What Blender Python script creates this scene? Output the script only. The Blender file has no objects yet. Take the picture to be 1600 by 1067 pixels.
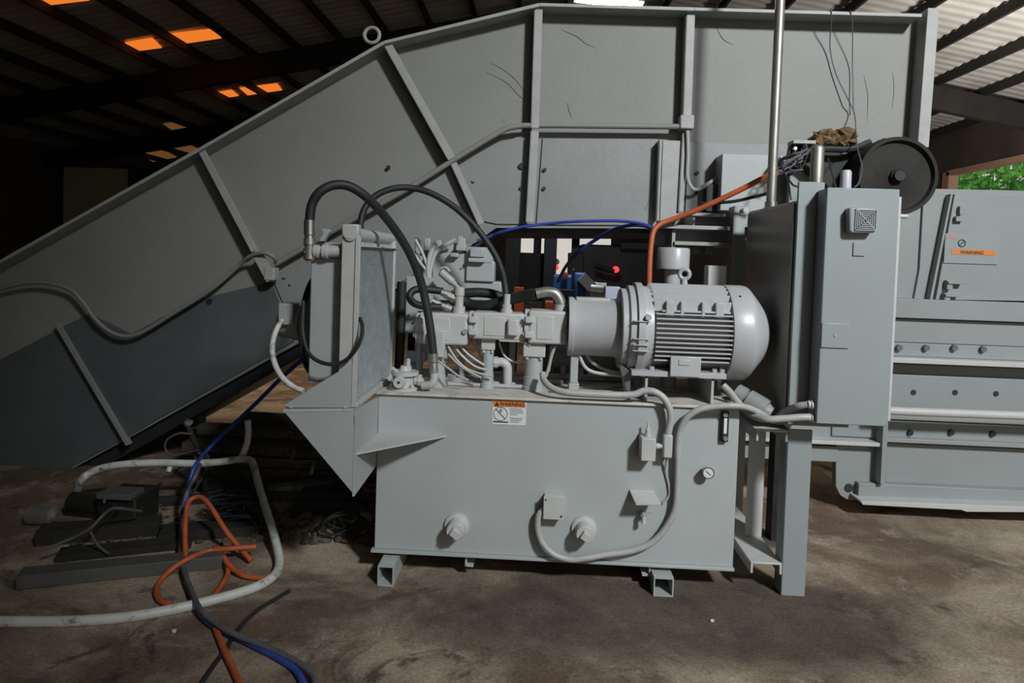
import bpy, bmesh, math, random
from mathutils import Vector, Matrix
random.seed(7)
C = bpy.context.scene.collection
SC = bpy.context.scene
PI = math.pi

# ------------------------------------------------------------------ camera
F = 1069.0                                   # focal length in pixels of the 1600 px wide frame
YAW, PITCH, ROLL = 0.042, -0.03, 0.034
EYE = Vector((0, 0, 1.55))
ROT = Matrix.Rotation(YAW, 3, 'Z') @ Matrix.Rotation(PI/2 + PITCH, 3, 'X') @ Matrix.Rotation(ROLL, 3, 'Z')
_d = ROT.transposed() @ Vector((0, 1, 0))
PPX = 800.0
PPY = 405.0 + F*_d.y/(-_d.z)                 # the level depth direction meets the picture at row 405
cam_data = bpy.data.cameras.new('camera')
cam_data.sensor_width = 36.0
cam_data.lens = 36.0*F/1600.0
cam_data.shift_y = -(533.5 - PPY)/1600.0
cam_data.clip_end = 200
cam = bpy.data.objects.new('camera', cam_data); C.objects.link(cam)
cam.matrix_world = Matrix.Translation(EYE) @ ROT.to_4x4()
SC.camera = cam

# ------------------------------------------------------------------ light and exposure
SC.view_settings.view_transform = 'Standard'
SC.view_settings.look = 'None'
SC.view_settings.gamma = 1.0
SC.view_settings.use_curve_mapping = False
SC.view_settings.exposure = 0.0
W = bpy.data.worlds.new('overcast_sky'); SC.world = W
W.use_nodes = True
bg = W.node_tree.nodes['Background']
bg.inputs[0].default_value = (1.0, 0.95, 0.87, 1); bg.inputs[1].default_value = 0.62

def lamp(name, loc, target, energy, color, sx, sy=None, kind='AREA', spot=None):
    L = bpy.data.lights.new(name, kind); L.energy = energy; L.color = color
    if kind == 'AREA':
        L.shape = 'RECTANGLE'; L.size = sx; L.size_y = sy or sx
    else:
        L.shadow_soft_size = sx
    if spot: L.spot_size = spot; L.spot_blend = 1.0
    o = bpy.data.objects.new(name, L); C.objects.link(o)
    o.location = loc
    o.rotation_euler = (Vector(target) - Vector(loc)).to_track_quat('-Z', 'Y').to_euler()
    return o
lamp('key_light', (4.6, -3.8, 6.8), (2.0, 4.5, 1.5), 4700, (0.94, 0.975, 1.0), 0.5, kind='SPOT', spot=math.radians(57))  # added unseen key light, soft cone aimed so the left falls off
lamp('roof_fill_light', (9.0, 12.0, 2.6), (12.5, 15.0, 6.2), 650, (1.0, 0.93, 0.84), 1.6, 1.2)  # added fill that brightens the right roof slope, no fixture there
lamp('rear_lamp', (-3.2, 8.6, 4.6), (-3.3, 9.0, 0), 120, (1.0, 0.78, 0.55), 0.8, 0.8)

lamp('machine_fill_light', (0.3, 5.99, 2.7), (0.3, 6.6, 1.2), 16, (0.95, 0.97, 1.0), 0.25)  # added only to brighten the blue machine under the hopper
# ------------------------------------------------------------------ pixels to places
def P(px, py, Y):
    r = ROT @ Vector(((px - PPX)/F, -(py - PPY)/F, -1.0))
    return EYE + r*(Y/r.y)
def X(px, py, Y): return P(px, py, Y).x
def Z(px, py, Y): return P(px, py, Y).z
def R4(x0, y0, x1, y1, Y):                   # pixel rectangle -> x0,x1,z0,z1 in the plane at depth Y
    xm, ym = (x0+x1)/2, (y0+y1)/2
    return X(x0, ym, Y), X(x1, ym, Y), Z(xm, y1, Y), Z(xm, y0, Y)
def S(n, Y): return n*Y/F                    # pixels -> metres at depth Y

# ------------------------------------------------------------------ materials
def mat(name, col, rough=.5, metal=0.0, var=.15, scale=3.0, dark=None, dscale=9.0, dlo=.62, bump=0.0, bscale=60.0, spec=.5, emit=None, estr=0, coat=0, stretch=None):
    m = bpy.data.materials.new(name); m.use_nodes = True
    nt = m.node_tree; N = nt.nodes; K = nt.links
    b = N['Principled BSDF']
    b.inputs['Roughness'].default_value = rough; b.inputs['Metallic'].default_value = metal
    b.inputs['Specular IOR Level'].default_value = spec
    if coat: b.inputs['Coat Weight'].default_value = coat
    tc = N.new('ShaderNodeTexCoord'); vec = tc.outputs['Object']
    if stretch:
        mp = N.new('ShaderNodeMapping'); mp.inputs['Scale'].default_value = stretch
        K.new(vec, mp.inputs[0]); vec = mp.outputs[0]
    n1 = N.new('ShaderNodeTexNoise'); n1.inputs['Scale'].default_value = scale; n1.inputs['Detail'].default_value = 7
    n1.inputs['Roughness'].default_value = .62
    K.new(vec, n1.inputs['Vector'])
    r1 = N.new('ShaderNodeValToRGB')
    r1.color_ramp.elements[0].position = .3; r1.color_ramp.elements[1].position = .72
    r1.color_ramp.elements[0].color = tuple(c*(1-var) for c in col)+(1,)
    r1.color_ramp.elements[1].color = tuple(min(1, c*(1+var)) for c in col)+(1,)
    K.new(n1.outputs['Fac'], r1.inputs[0]); out = r1.outputs[0]
    if dark:
        n2 = N.new('ShaderNodeTexNoise'); n2.inputs['Scale'].default_value = dscale; n2.inputs['Detail'].default_value = 9
        n2.inputs['Roughness'].default_value = .7; n2.inputs['Distortion'].default_value = .6
        K.new(vec, n2.inputs['Vector'])
        r2 = N.new('ShaderNodeValToRGB')
        r2.color_ramp.elements[0].position = dlo; r2.color_ramp.elements[1].position = min(1, dlo+.12)
        K.new(n2.outputs['Fac'], r2.inputs[0])
        mx = N.new('ShaderNodeMixRGB'); mx.inputs[2].default_value = tuple(dark)+(1,)
        K.new(r2.outputs[0], mx.inputs[0]); K.new(out, mx.inputs[1]); out = mx.outputs[0]
    K.new(out, b.inputs['Base Color'])
    if bump:
        n3 = N.new('ShaderNodeTexNoise'); n3.inputs['Scale'].default_value = bscale; n3.inputs['Detail'].default_value = 5
        K.new(vec, n3.inputs['Vector'])
        bp = N.new('ShaderNodeBump'); bp.inputs['Strength'].default_value = bump; bp.inputs['Distance'].default_value = .01
        K.new(n3.outputs['Fac'], bp.inputs['Height']); K.new(bp.outputs[0], b.inputs['Normal'])
    if emit:
        b.inputs['Emission Color'].default_value = tuple(emit)+(1,); b.inputs['Emission Strength'].default_value = estr
    return m

M = {}
M['paint'] = mat('grey_machine_paint', (.36,.385,.38), .42, var=.06, scale=2.2, dark=(.27,.275,.26), dscale=5, dlo=.66, bump=.05, bscale=140)
M['paint_light'] = mat('light_grey_paint', (.45,.455,.44), .48, var=.07, scale=14, dark=(.28,.27,.25), dscale=22, dlo=.66, bump=.08, bscale=120)
M['motor'] = mat('glossy_grey_paint', (.40,.405,.41), .34, var=.06, scale=6, dark=(.27,.26,.25), dscale=18, dlo=.68, bump=.05, bscale=160)
M['cabinet'] = mat('cabinet_grey_paint', (.255,.285,.287), .40, var=.05, scale=2.4, bump=.05, bscale=220)
M['cabinet_dark'] = mat('cabinet_side_paint', (.29,.30,.285), .27, var=.10, scale=2.0)
M['lid'] = mat('dusty_lid_paint', (.50,.47,.43), .75, var=.18, scale=9, dark=(.17,.15,.13), dscale=5, dlo=.54, bump=.2, bscale=80)
M['conveyor'] = mat('worn_grey_paint', (.214,.217,.199), .58, var=.10, scale=1.1, dark=(.16,.155,.14), dscale=7, dlo=.645, bump=.12, bscale=40)
M['skirt_dark'] = mat('dark_scuffed_plate', (.085,.098,.10), .5, var=.2, scale=1.6, dark=(.19,.20,.195), dscale=6, dlo=.66, bump=.12, bscale=30)  # darker copy of the skirt colour for the lower left plates
M['white_bright'] = mat('bright_white_hose', (.78,.79,.76), .45, var=.05)  # hose white raised to make up for the shade around this piece
M['stack'] = mat('dusty_scrap_bar', (.105,.092,.078), .8, var=.4, scale=5, dark=(.04,.034,.028), dscale=7, dlo=.5, bump=.3, bscale=30)
M['dirt'] = mat('brown_dirt_crumbs', (.085,.066,.052), .95, var=.4, scale=9)
M['pvc'] = mat('pale_plastic', (.44,.45,.49), .45, var=.05)
M['skirt'] = mat('scuffed_blue_grey_paint', (.235,.245,.24), .5, var=.14, scale=1.6, dark=(.12,.125,.12), dscale=5, dlo=.64, bump=.12, bscale=30)
M['rib'] = mat('rib_grey_paint', (.34,.345,.33), .55, var=.12, scale=9, dark=(.15,.14,.13), dscale=20, dlo=.68)
M['baler'] = mat('baler_grey_paint', (.245,.265,.262), .5, var=.08, scale=2, dark=(.17,.175,.165), dscale=8, dlo=.68, bump=.08, bscale=60)
M['rubber'] = mat('black_hose_rubber', (.016,.018,.018), .55, var=.25, scale=30, dark=(.05,.05,.05), dscale=40, dlo=.64, bump=.2, bscale=200)
M['black'] = mat('black_plastic', (.02,.02,.02), .45, var=.2)
M['steel'] = mat('bright_steel', (.55,.55,.54), .3, .9, var=.15, scale=20)
M['dull_steel'] = mat('dull_galvanised_steel', (.36,.35,.32), .45, .75, var=.2, scale=12)
M['fins'] = mat('aluminium_fins', (.50,.54,.55), .6, .1, var=.2, scale=18, dark=(.22,.24,.25), dscale=12, dlo=.6)
M['conduit'] = mat('painted_conduit', (.37,.37,.36), .45, var=.10, scale=18, dark=(.2,.2,.19), dscale=30, dlo=.68)
M['white_hose'] = mat('white_hose', (.55,.56,.52), .45, var=.15, scale=12, dark=(.09,.09,.08), dscale=11, dlo=.545)
M['blue_hose'] = mat('blue_hose', (.035,.075,.36), .45, var=.25, scale=14, dark=(.05,.05,.06), dscale=10, dlo=.62)
M['grimy_hose'] = mat('grimy_grey_hose', (.11,.11,.125), .6, var=.3, scale=14, dark=(.05,.05,.05), dscale=20, dlo=.6)
M['orange'] = mat('orange_hose', (.46,.10,.03), .5, var=.2, scale=14, dark=(.2,.05,.02), dscale=14, dlo=.64)
M['rust'] = mat('rusty_flywheel_iron', (.018,.016,.014), .8, .1, var=.45, scale=5, dark=(.075,.045,.028), dscale=6, dlo=.62, bump=.3, bscale=30)
M['nest'] = mat('brown_lint_dust', (.17,.105,.05), .95, var=.5, scale=20, dark=(.05,.035,.02), dscale=18, dlo=.55, bump=.6, bscale=60)
M['timber'] = mat('dark_oily_timber', (.018,.016,.013), .85, var=.5, scale=4, dark=(.045,.038,.03), dscale=6, dlo=.6, bump=.4, bscale=30, stretch=(1,6,6))
M['plate'] = mat('dull_floor_steel', (.095,.092,.086), .7, .2, var=.2, scale=3, dark=(.05,.045,.04), dscale=4, dlo=.6, bump=.2, bscale=30)
M['grime'] = mat('greasy_black_iron', (.018,.018,.016), .6, .3, var=.5, scale=8, dark=(.05,.045,.035), dscale=9, dlo=.6)
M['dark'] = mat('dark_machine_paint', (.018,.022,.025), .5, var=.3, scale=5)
M['blue'] = mat('blue_machine_paint', (.03,.13,.36), .4, var=.2, scale=8)
M['redorange'] = mat('red_orange_paint', (.55,.09,.04), .5, var=.1)
M['green'] = mat('green_plastic', (.03,.13,.06), .5, var=.15)
M['lavender'] = mat('pale_lavender_paint', (.42,.43,.55), .5, var=.06)
M['sign'] = mat('white_sticker', (.62,.63,.61), .45, var=.03)
M['sign_orange'] = mat('orange_sticker', (.62,.19,.03), .45, var=.08)
M['ink'] = mat('black_print', (.025,.022,.02), .6, var=.1)
M['grey_ink'] = mat('grey_print', (.22,.22,.22), .6, var=.1)
M['red_ink'] = mat('faded_red_print', (.42,.22,.20), .6, var=.1)
M['glass'] = mat('sight_glass', (.70,.70,.66), .15, var=.05)
M['roof'] = mat('brown_roof_sheet', (.40,.39,.375), .65, .1, var=.25, scale=.8, bump=.1)
M['iron'] = mat('dark_roof_iron', (.020,.019,.018), .7, .2, var=.3, scale=2)
M['wall'] = mat('brown_wall_sheet', (.065,.052,.043), .75, var=.3, scale=.7)
M['olive'] = mat('dusty_olive_board', (.50,.47,.30), .8, var=.15, scale=1)
M['skylight'] = mat('amber_skylight_sheet', (.5,.2,.05), .5, var=.3, scale=5, emit=(1,.235,.028), estr=.85)
M['skylight_dim'] = mat('dim_amber_skylight_sheet', (.3,.15,.05), .5, var=.3, scale=5, emit=(.5,.24,.07), estr=.22)
M['tube'] = mat('lamp_tube', (1,1,1), .5, var=0, emit=(.92,.97,1), estr=40)
M['red_lamp'] = mat('red_lamp', (.6,.02,.02), .3, var=0, emit=(1,.05,.05), estr=1.6)
M['amber_lamp'] = mat('amber_lamp', (.8,.3,.02), .3, var=0, emit=(1,.40,.06), estr=1.6)
M['leaf'] = mat('green_leaves', (.16,.55,.09), .6, var=.5, scale=3)
M['frame'] = mat('pinkish_door_frame', (.42,.25,.18), .7, var=.15, scale=2)
M['cover'] = mat('grey_conduit_cover', (.40,.40,.385), .5, var=.05)

PATCH = (.55+2.5, 3.05-15)
def patchmask(N, K, f):
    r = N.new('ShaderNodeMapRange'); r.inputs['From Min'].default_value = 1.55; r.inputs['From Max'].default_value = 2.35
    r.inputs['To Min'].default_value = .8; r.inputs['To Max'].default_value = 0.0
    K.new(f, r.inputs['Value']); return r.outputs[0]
def floor_mat():
    m = bpy.data.materials.new('stained_concrete'); m.use_nodes = True
    nt = m.node_tree; N = nt.nodes; K = nt.links; b = N['Principled BSDF']
    tc = N.new('ShaderNodeTexCoord'); vec = tc.outputs['Object']
    def noise(s, d=8, r=.6, dist=0):
        n = N.new('ShaderNodeTexNoise'); n.inputs['Scale'].default_value = s; n.inputs['Detail'].default_value = d
        n.inputs['Roughness'].default_value = r; n.inputs['Distortion'].default_value = dist
        K.new(vec, n.inputs['Vector']); return n.outputs['Fac']
    def ramp(f, p0, c0, p1, c1):
        r = N.new('ShaderNodeValToRGB'); e = r.color_ramp.elements
        e[0].position = p0; e[0].color = tuple(c0)+(1,); e[1].position = p1; e[1].color = tuple(c1)+(1,)
        K.new(f, r.inputs[0]); return r.outputs[0]
    def mix(f, a, c, typ='MIX'):
        x = N.new('ShaderNodeMixRGB'); x.blend_type = typ
        if hasattr(f, 'links'): K.new(f, x.inputs[0])
        else: x.inputs[0].default_value = f
        K.new(a, x.inputs[1]); K.new(c, x.inputs[2]); return x.outputs[0]
    base = ramp(noise(1.3, 9, .65, .4), .36, (0.121,0.087,0.059), .64, (0.355,0.291,0.213))
    red = ramp(noise(2.1, 8, .6, .8), .2, (0.085,0.060,0.044), .8, (0.177,0.119,0.082))
    c = mix(ramp(noise(1.0, 8, .62, .5), .47, (0,0,0), .56, (1,1,1)), base, red)
    pale = ramp(noise(14, 6, .7), .3, (0.284,0.238,0.180), .7, (0.426,0.364,0.279))
    c = mix(ramp(noise(3.3, 10, .72, .5), .53, (0,0,0), .66, (.8,.8,.8)), c, pale)
    dk = ramp(noise(20, 3), .3, (0.031,0.027,0.021), .7, (0.071,0.059,0.045))
    c = mix(ramp(noise(2.7, 10, .7, 1.0), .56, (0,0,0), .65, (.85,.85,.85)), c, dk)
    # dark patch with noisy edges in the concrete round the machine
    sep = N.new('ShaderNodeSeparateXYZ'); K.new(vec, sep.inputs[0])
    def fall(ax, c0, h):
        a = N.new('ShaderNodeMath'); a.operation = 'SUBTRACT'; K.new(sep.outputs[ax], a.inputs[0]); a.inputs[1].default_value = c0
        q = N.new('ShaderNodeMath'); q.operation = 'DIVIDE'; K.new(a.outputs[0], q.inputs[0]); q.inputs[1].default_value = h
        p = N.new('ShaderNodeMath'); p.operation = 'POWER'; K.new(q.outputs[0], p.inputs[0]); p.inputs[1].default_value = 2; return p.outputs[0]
    ad = N.new('ShaderNodeMath'); K.new(fall(0, PATCH[0], 1.5), ad.inputs[0]); K.new(fall(1, PATCH[1], .44), ad.inputs[1])
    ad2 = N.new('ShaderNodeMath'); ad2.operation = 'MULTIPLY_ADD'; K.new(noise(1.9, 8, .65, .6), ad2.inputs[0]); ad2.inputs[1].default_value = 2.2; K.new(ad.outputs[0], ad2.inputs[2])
    oil = ramp(noise(5, 6), .35, (0.037,0.031,0.025), .65, (0.078,0.063,0.049))  # dark brown tone of the floor patch
    c = mix(patchmask(N, K, ad2.outputs[0]), c, oil)
    gr = ramp(noise(70, 4, .7), .3, (.70,.70,.70), .7, (1.46,1.46,1.44))
    c = mix(1.0, c, gr, 'MULTIPLY')
    K.new(c, b.inputs['Base Color'])
    b.inputs['Roughness'].default_value = .82; b.inputs['Specular IOR Level'].default_value = .3
    bp = N.new('ShaderNodeBump'); bp.inputs['Strength'].default_value = .35; bp.inputs['Distance'].default_value = .02
    K.new(noise(22, 8, .7), bp.inputs['Height']); K.new(bp.outputs[0], b.inputs['Normal'])
    return m
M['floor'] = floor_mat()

# ------------------------------------------------------------------ mesh helpers
LOC = {}
def tag(o, label=None, cat=None, group=None, kind=None):
    if label: o['label'] = label
    if cat: o['category'] = cat
    if group: o['group'] = group
    if kind: o['kind'] = kind
    return o
def thing(name, loc, label, cat, group=None):
    o = bpy.data.objects.new(name, None); C.objects.link(o)
    o.empty_display_size = .1; o.location = loc; LOC[o] = Vector(loc)
    return tag(o, label, cat, group)

def spline(pts, n=8):
    pts = [Vector(p) for p in pts]
    if len(pts) < 3: return pts
    out = []
    q = [pts[0]*2 - pts[1]] + pts + [pts[-1]*2 - pts[-2]]
    for i in range(1, len(q)-2):
        p0, p1, p2, p3 = q[i-1:i+3]
        for k in range(n):
            t = k/n
            out.append(.5*((2*p1) + (p2-p0)*t + (2*p0-5*p1+4*p2-p3)*t*t + (3*p1-p0-3*p2+p3)*t**3))
    out.append(pts[-1]); return out

class MB:
    def __init__(s): s.b = bmesh.new()
    def hexa(s, c):                           # eight corners: bottom 0-3, top 4-7
        v = [s.b.verts.new(p) for p in c]
        for f in ((0,3,2,1),(4,5,6,7),(0,1,5,4),(1,2,6,5),(2,3,7,6),(3,0,4,7)): s.b.faces.new([v[i] for i in f])
        return s
    def box(s, x0, x1, y0, y1, z0, z1):
        return s.hexa([(x0,y0,z0),(x1,y0,z0),(x1,y1,z0),(x0,y1,z0),(x0,y0,z1),(x1,y0,z1),(x1,y1,z1),(x0,y1,z1)])
    def pbox(s, px0, py0, px1, py1, Y, d):    # front face given in pixels at depth Y, d deep
        a = R4(px0, py0, px1, py1, Y); return s.box(a[0], a[1], Y, Y+d, a[2], a[3])
    def prism(s, xz, y0, y1):
        a = [s.b.verts.new((x, y0, z)) for x, z in xz]; c = [s.b.verts.new((x, y1, z)) for x, z in xz]
        n = len(xz); s.b.faces.new(a); s.b.faces.new(c[::-1])
        for i in range(n): s.b.faces.new((a[i], c[i], c[(i+1)%n], a[(i+1)%n]))
        return s
    def pprism(s, pts, Y, d):
        w = [P(x, y, Y) for x, y in pts]; return s.prism([(p.x, p.z) for p in w], Y, Y+d)
    def extr(s, pts, off):                    # planar 3-D polygon pushed by off
        off = Vector(off)
        a = [s.b.verts.new(p) for p in pts]; c = [s.b.verts.new(Vector(p)+off) for p in pts]
        n = len(pts); s.b.faces.new(a); s.b.faces.new(c[::-1])
        for i in range(n): s.b.faces.new((a[i], c[i], c[(i+1)%n], a[(i+1)%n]))
        return s
    def bar(s, p0, p1, w, d, side=None, off=(0,0)):    # bar along p0-p1, w across (in the side direction), d along the other
        p0, p1 = Vector(p0), Vector(p1); t = (p1-p0).normalized()
        sd = Vector(side) if side else Vector((0,1,0))
        dv = (sd - t*sd.dot(t)).normalized(); wv = t.cross(dv)
        c = []
        for p in (p0, p1):
            for a, b_ in ((-1,-1),(1,-1),(1,1),(-1,1)):
                c.append(p + wv*(a*w/2+off[0]) + dv*(b_*d/2+off[1]))
        return s.hexa(c)
    def cyl(s, p0, p1, r0, r1=None, n=20):
        return s.lathe(p0, p1, [(0, r0), (1, r0 if r1 is None else r1)], n)
    def lathe(s, p0, p1, prof, n=24):         # prof: (fraction along p0-p1, radius)
        p0, p1 = Vector(p0), Vector(p1); t = (p1-p0).normalized()
        u = t.orthogonal().normalized(); v = t.cross(u); rings = []
        for f, r in prof:
            c = p0.lerp(p1, f)
            rings.append([s.b.verts.new(c + (u*math.cos(a)+v*math.sin(a))*max(r, 1e-4)) for a in [2*PI*i/n for i in range(n)]])
        for A, B in zip(rings, rings[1:]):
            for i in range(n): s.b.faces.new((A[i], A[(i+1)%n], B[(i+1)%n], B[i]))
        s.b.faces.new(rings[0][::-1]); s.b.faces.new(rings[-1]); return s
    def tube(s, pts, r, n=10, k=8, smooth=True):
        q = spline(pts, k) if smooth else [Vector(p) for p in pts]
        t = (q[1]-q[0]).normalized(); u = t.orthogonal().normalized(); rings = []
        for i, p in enumerate(q):
            t2 = ((q[min(i+1, len(q)-1)] - q[max(i-1, 0)])).normalized()
            u = (u - t2*u.dot(t2)).normalized(); v = t2.cross(u)
            rr = r(i/(len(q)-1)) if callable(r) else r
            rings.append([s.b.verts.new(p + (u*math.cos(a)+v*math.sin(a))*rr) for a in [2*PI*j/n for j in range(n)]])
        for A, B in zip(rings, rings[1:]):
            for i in range(n): s.b.faces.new((A[i], A[(i+1)%n], B[(i+1)%n], B[i]))
        s.b.faces.new(rings[0][::-1]); s.b.faces.new(rings[-1]); return s
    def torus(s, c, axis, R, r, n=28, m=10):
        c = Vector(c); ax = Vector(axis).normalized(); u = ax.orthogonal().normalized(); v = ax.cross(u); rings = []
        for i in range(n):
            a = 2*PI*i/n; d = u*math.cos(a)+v*math.sin(a)
            rings.append([s.b.verts.new(c + d*(R+r*math.cos(b_)) + ax*r*math.sin(b_)) for b_ in [2*PI*j/m for j in range(m)]])
        for i in range(n):
            A, B = rings[i], rings[(i+1)%n]
            for j in range(m): s.b.faces.new((A[j], B[j], B[(j+1)%m], A[(j+1)%m]))
        return s
    def blob(s, c, rx, ry, rz, seed=0, amp=.25, sub=2):
        rr = random.Random(seed)
        g = bmesh.ops.create_icosphere(s.b, subdivisions=sub, radius=1)
        for v in g['verts']:
            k = 1 + amp*(rr.random()-.5)*2
            v.co = Vector((v.co.x*rx*k + c[0], v.co.y*ry*k + c[1], v.co.z*rz*k + c[2]))
        return s
    def build(s, name, m, parent=None, bevel=0, seg=2, label=None, cat=None, group=None, kind=None, ang=38):
        b = s.b
        bmesh.ops.recalc_face_normals(b, faces=b.faces)
        xs = [v.co for v in b.verts]
        c = Vector(((min(v.x for v in xs)+max(v.x for v in xs))/2, (min(v.y for v in xs)+max(v.y for v in xs))/2, min(v.z for v in xs)))
        for v in b.verts: v.co -= c
        lim = math.radians(ang)
        for f in b.faces: f.smooth = True
        for e in b.edges:
            if len(e.link_faces) == 2 and e.calc_face_angle(0) > lim: e.smooth = False
        me = bpy.data.meshes.new(name); b.to_mesh(me); b.free()
        me.materials.append(M[m] if isinstance(m, str) else m)
        o = bpy.data.objects.new(name, me); C.objects.link(o)
        if parent: o.parent = parent; o.location = c - LOC[parent]
        else: o.location = c
        LOC[o] = c
        if bevel:
            md = o.modifiers.new('bevel', 'BEVEL'); md.width = bevel; md.segments = seg; md.limit_method = 'ANGLE'
            md.angle_limit = math.radians(40); md.harden_normals = False
        return tag(o, label, cat, group, kind)

def clone(o, delta, name=None, parent=None):          # copy of one piece moved by delta, mesh shared
    c = o.copy(); C.objects.link(c)
    if parent is not None:
        c.parent = parent; c.location = LOC[o] + Vector(delta) - LOC[parent]
    else: c.location = o.location + Vector(delta)
    LOC[c] = LOC[o] + Vector(delta)
    return c
def PP(pts): return [P(*p) for p in pts]
def text(body, name, size, loc, m, parent, rot=(PI/2,0,0), ext=.0004, align='CENTER'):
    cu = bpy.data.curves.new(name, 'FONT'); cu.body = body; cu.size = size; cu.extrude = ext; cu.align_x = align; cu.offset = size*.025
    t = bpy.data.objects.new(name, cu)
    dg = bpy.context.evaluated_depsgraph_get(); C.objects.link(t); dg.update()
    me = bpy.data.meshes.new_from_object(t.evaluated_get(dg)); C.objects.unlink(t); bpy.data.objects.remove(t)
    me.materials.clear(); me.materials.append(M[m])
    o = bpy.data.objects.new(name, me); C.objects.link(o); o.parent = parent
    o.location = Vector(loc) - LOC[parent]; o.rotation_euler = rot; LOC[o] = Vector(loc)
    return o
# ================================================================== the hall
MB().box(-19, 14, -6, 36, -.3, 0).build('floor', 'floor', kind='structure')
def roof_z(x): return 1.55 + 7.16 - .19*abs(x)
# corrugated roof: two slopes, ribs running down the slope
ceil = None
cb = MB()
n = 500
for side in (-1, 1):
    xs = (0, side*7, side*(19 if side < 0 else 14))
    rows = []
    for i in range(n+1):
        y = -6.0 + 42.0*i/n
        rows.append([cb.b.verts.new((x, y, roof_z(x) + (.035 if i % 4 in (1, 2) else 0))) for x in xs])
    for A, B in zip(rows, rows[1:]):
        for j in range(2): cb.b.faces.new((A[j], B[j], B[j+1], A[j+1]))
ceil = cb.build('ceiling', 'roof', kind='structure', ang=10)
for i in range(-14, 12):
    x = 1.24*i + .42
    MB().box(x-.035, x+.035, 6, 35.8, roof_z(x)-.24, roof_z(x)-.02).build('purlin', 'iron', ceil)
for y in (18.7, 24.8, 30.6):
    for side in (-1, 1):
        xe = -18.6 if side < 0 else 13.2
        MB().extr([(0, y, roof_z(0)-.25), (xe, y, roof_z(xe)-.25), (xe, y, roof_z(xe)-.88), (0, y, roof_z(0)-.88)], (0, .2, 0)).build('rafter', 'iron', ceil)
MB().box(-18.8, -18.6, -2, 35, 0, roof_z(18.6)).build('wall_left', 'wall', kind='structure')
# back wall with a wide daylit opening behind the machines
bw = MB()
bw.box(-18.8, -1.6, 34.8, 35, 0, 8.7).box(4.6, 13.4, 34.8, 35, 0, 8.7).box(-1.6, 4.6, 34.8, 35, 2.95, 8.7).box(-1.6, 4.6, 34.8, 35, 0, .3)
bw.build('wall_back', 'wall', kind='structure')
# unseen front wall behind the photographer, its wide opening sized for the sky fill
MB().box(-18.8, 0.2, -6, -5.8, 0, 8.7).box(12.5, 13.2, -6, -5.8, 0, 8.7).box(0.2, 12.5, -6, -5.8, 5.4, 8.7).build('wall_front', 'wall', kind='structure')
MB().box(-18.8, -18.6, -5.8, -2, 0, roof_z(18.6)).build('wall_left', 'wall', kind='structure')
# right wall with the opening that shows green leaves
rw = MB()
rw.box(13.0, 13.2, -5.8, 16.5, 0, roof_z(13)).box(13.0, 13.2, 22.75, 35, 0, roof_z(13)).box(13.0, 13.2, 16.5, 22.75, 4.72, roof_z(13)).box(13.0, 13.2, 16.5, 22.75, 0, 1.0)
rw.build('wall_right', 'wall', kind='structure')
fr = MB(); fr.box(12.94, 13.24, 22.6, 22.95, 1.0, 4.8).box(12.94, 13.24, 16.4, 22.75, 4.68, 4.84)
fr.build('trim_1', 'frame', kind='structure')
hedge = thing('hedge', (16.1, 19, 0), 'bright green leafy bush outside the opening in the right wall', 'bush')
st = MB()
for k in range(18):
    st.cyl((16.0+random.uniform(-.5,.5), 16.2+k*.75, 0), (16.1+random.uniform(-.6,.6), 16.2+k*.75, 4.2), .05, .02, 7)
st.build('stem', 'timber', hedge, kind='stuff')
lf = MB()
for k in range(15000):
    c = Vector((16.0+random.gauss(0,.5), random.uniform(15.2, 33), random.uniform(.6, 5.6)))
    a = Vector((random.gauss(0,1), random.gauss(0,1), random.gauss(0,1))).normalized(); b2 = a.orthogonal().normalized()
    l = random.uniform(.13,.24)
    vs = [lf.b.verts.new(c + a*l*i + b2*l*.5*j) for i, j in ((-1,0),(0,-1),(1,0),(0,1))]
    lf.b.faces.new(vs)
lf.build('leaf', 'leaf', hedge, kind='stuff')

# amber skylight sheets in the left slope
def skylight(idx, px0, px1, py, Y, d, m, side_y=None):
    x0, x1 = X(px0, py, Y), X(px1, py, Y)
    dz = -.03
    MB().extr([(x0, Y, roof_z(x0)+dz), (x1, Y, roof_z(x1)+dz), (x1, Y+d, roof_z(x1)+dz), (x0, Y+d, roof_z(x0)+dz)], (0, 0, .02)).build('window_%d' % idx, m, kind='structure')
def on_roof(px, py):                      # depth at which this pixel's ray meets the left slope
    r = ROT @ Vector(((px - PPX)/F, -(py - PPY)/F, -1.0))
    return EYE + r*((7.16-.03)/(r.z - .19*r.x))
def sky4(idx, q, m):
    w = [on_roof(*p) for p in q]
    MB().extr(w, (0, 0, .02)).build('window_%d' % idx, m, kind='structure')
sky4(1, [(195,67),(238,60),(253,75),(215,80)], 'skylight')
sky4(2, [(252,55),(330,46),(346,60),(271,71)], 'skylight')
sky4(3, [(331,146),(362,141),(373,150),(346,154)], 'skylight')
sky4(4, [(374,138),(433,131),(441,141),(387,149)], 'skylight')
sky4(5, [(62,-2),(126,-8),(140,1),(80,8)], 'skylight')
sky4(6, [(258,228),(284,221),(312,234),(288,242)], 'skylight_dim')
sky4(7, [(212,240),(250,231),(276,246),(240,253)], 'skylight_dim')
sky4(8, [(255,194),(290,190),(300,199),(268,203)], 'skylight_dim')

# pale board standing far back on the left
bd = thing('board', P(150, 331, 24.5), 'tall dusty olive board standing far back at the left under the dark roof', 'board')
a = R4(98, 262, 200, 420, 24.5)
MB().box(a[0], a[1], 24.5, 24.62, 0, a[3]).build('sheet', 'olive', bd, bevel=.02)
MB().box(a[0]-.1, a[0], 24.45, 24.7, 0, a[3]+.1).box(a[1], a[1]+.1, 24.45, 24.7, 0, a[3]+.1).build('edge_post', 'iron', bd)

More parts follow.
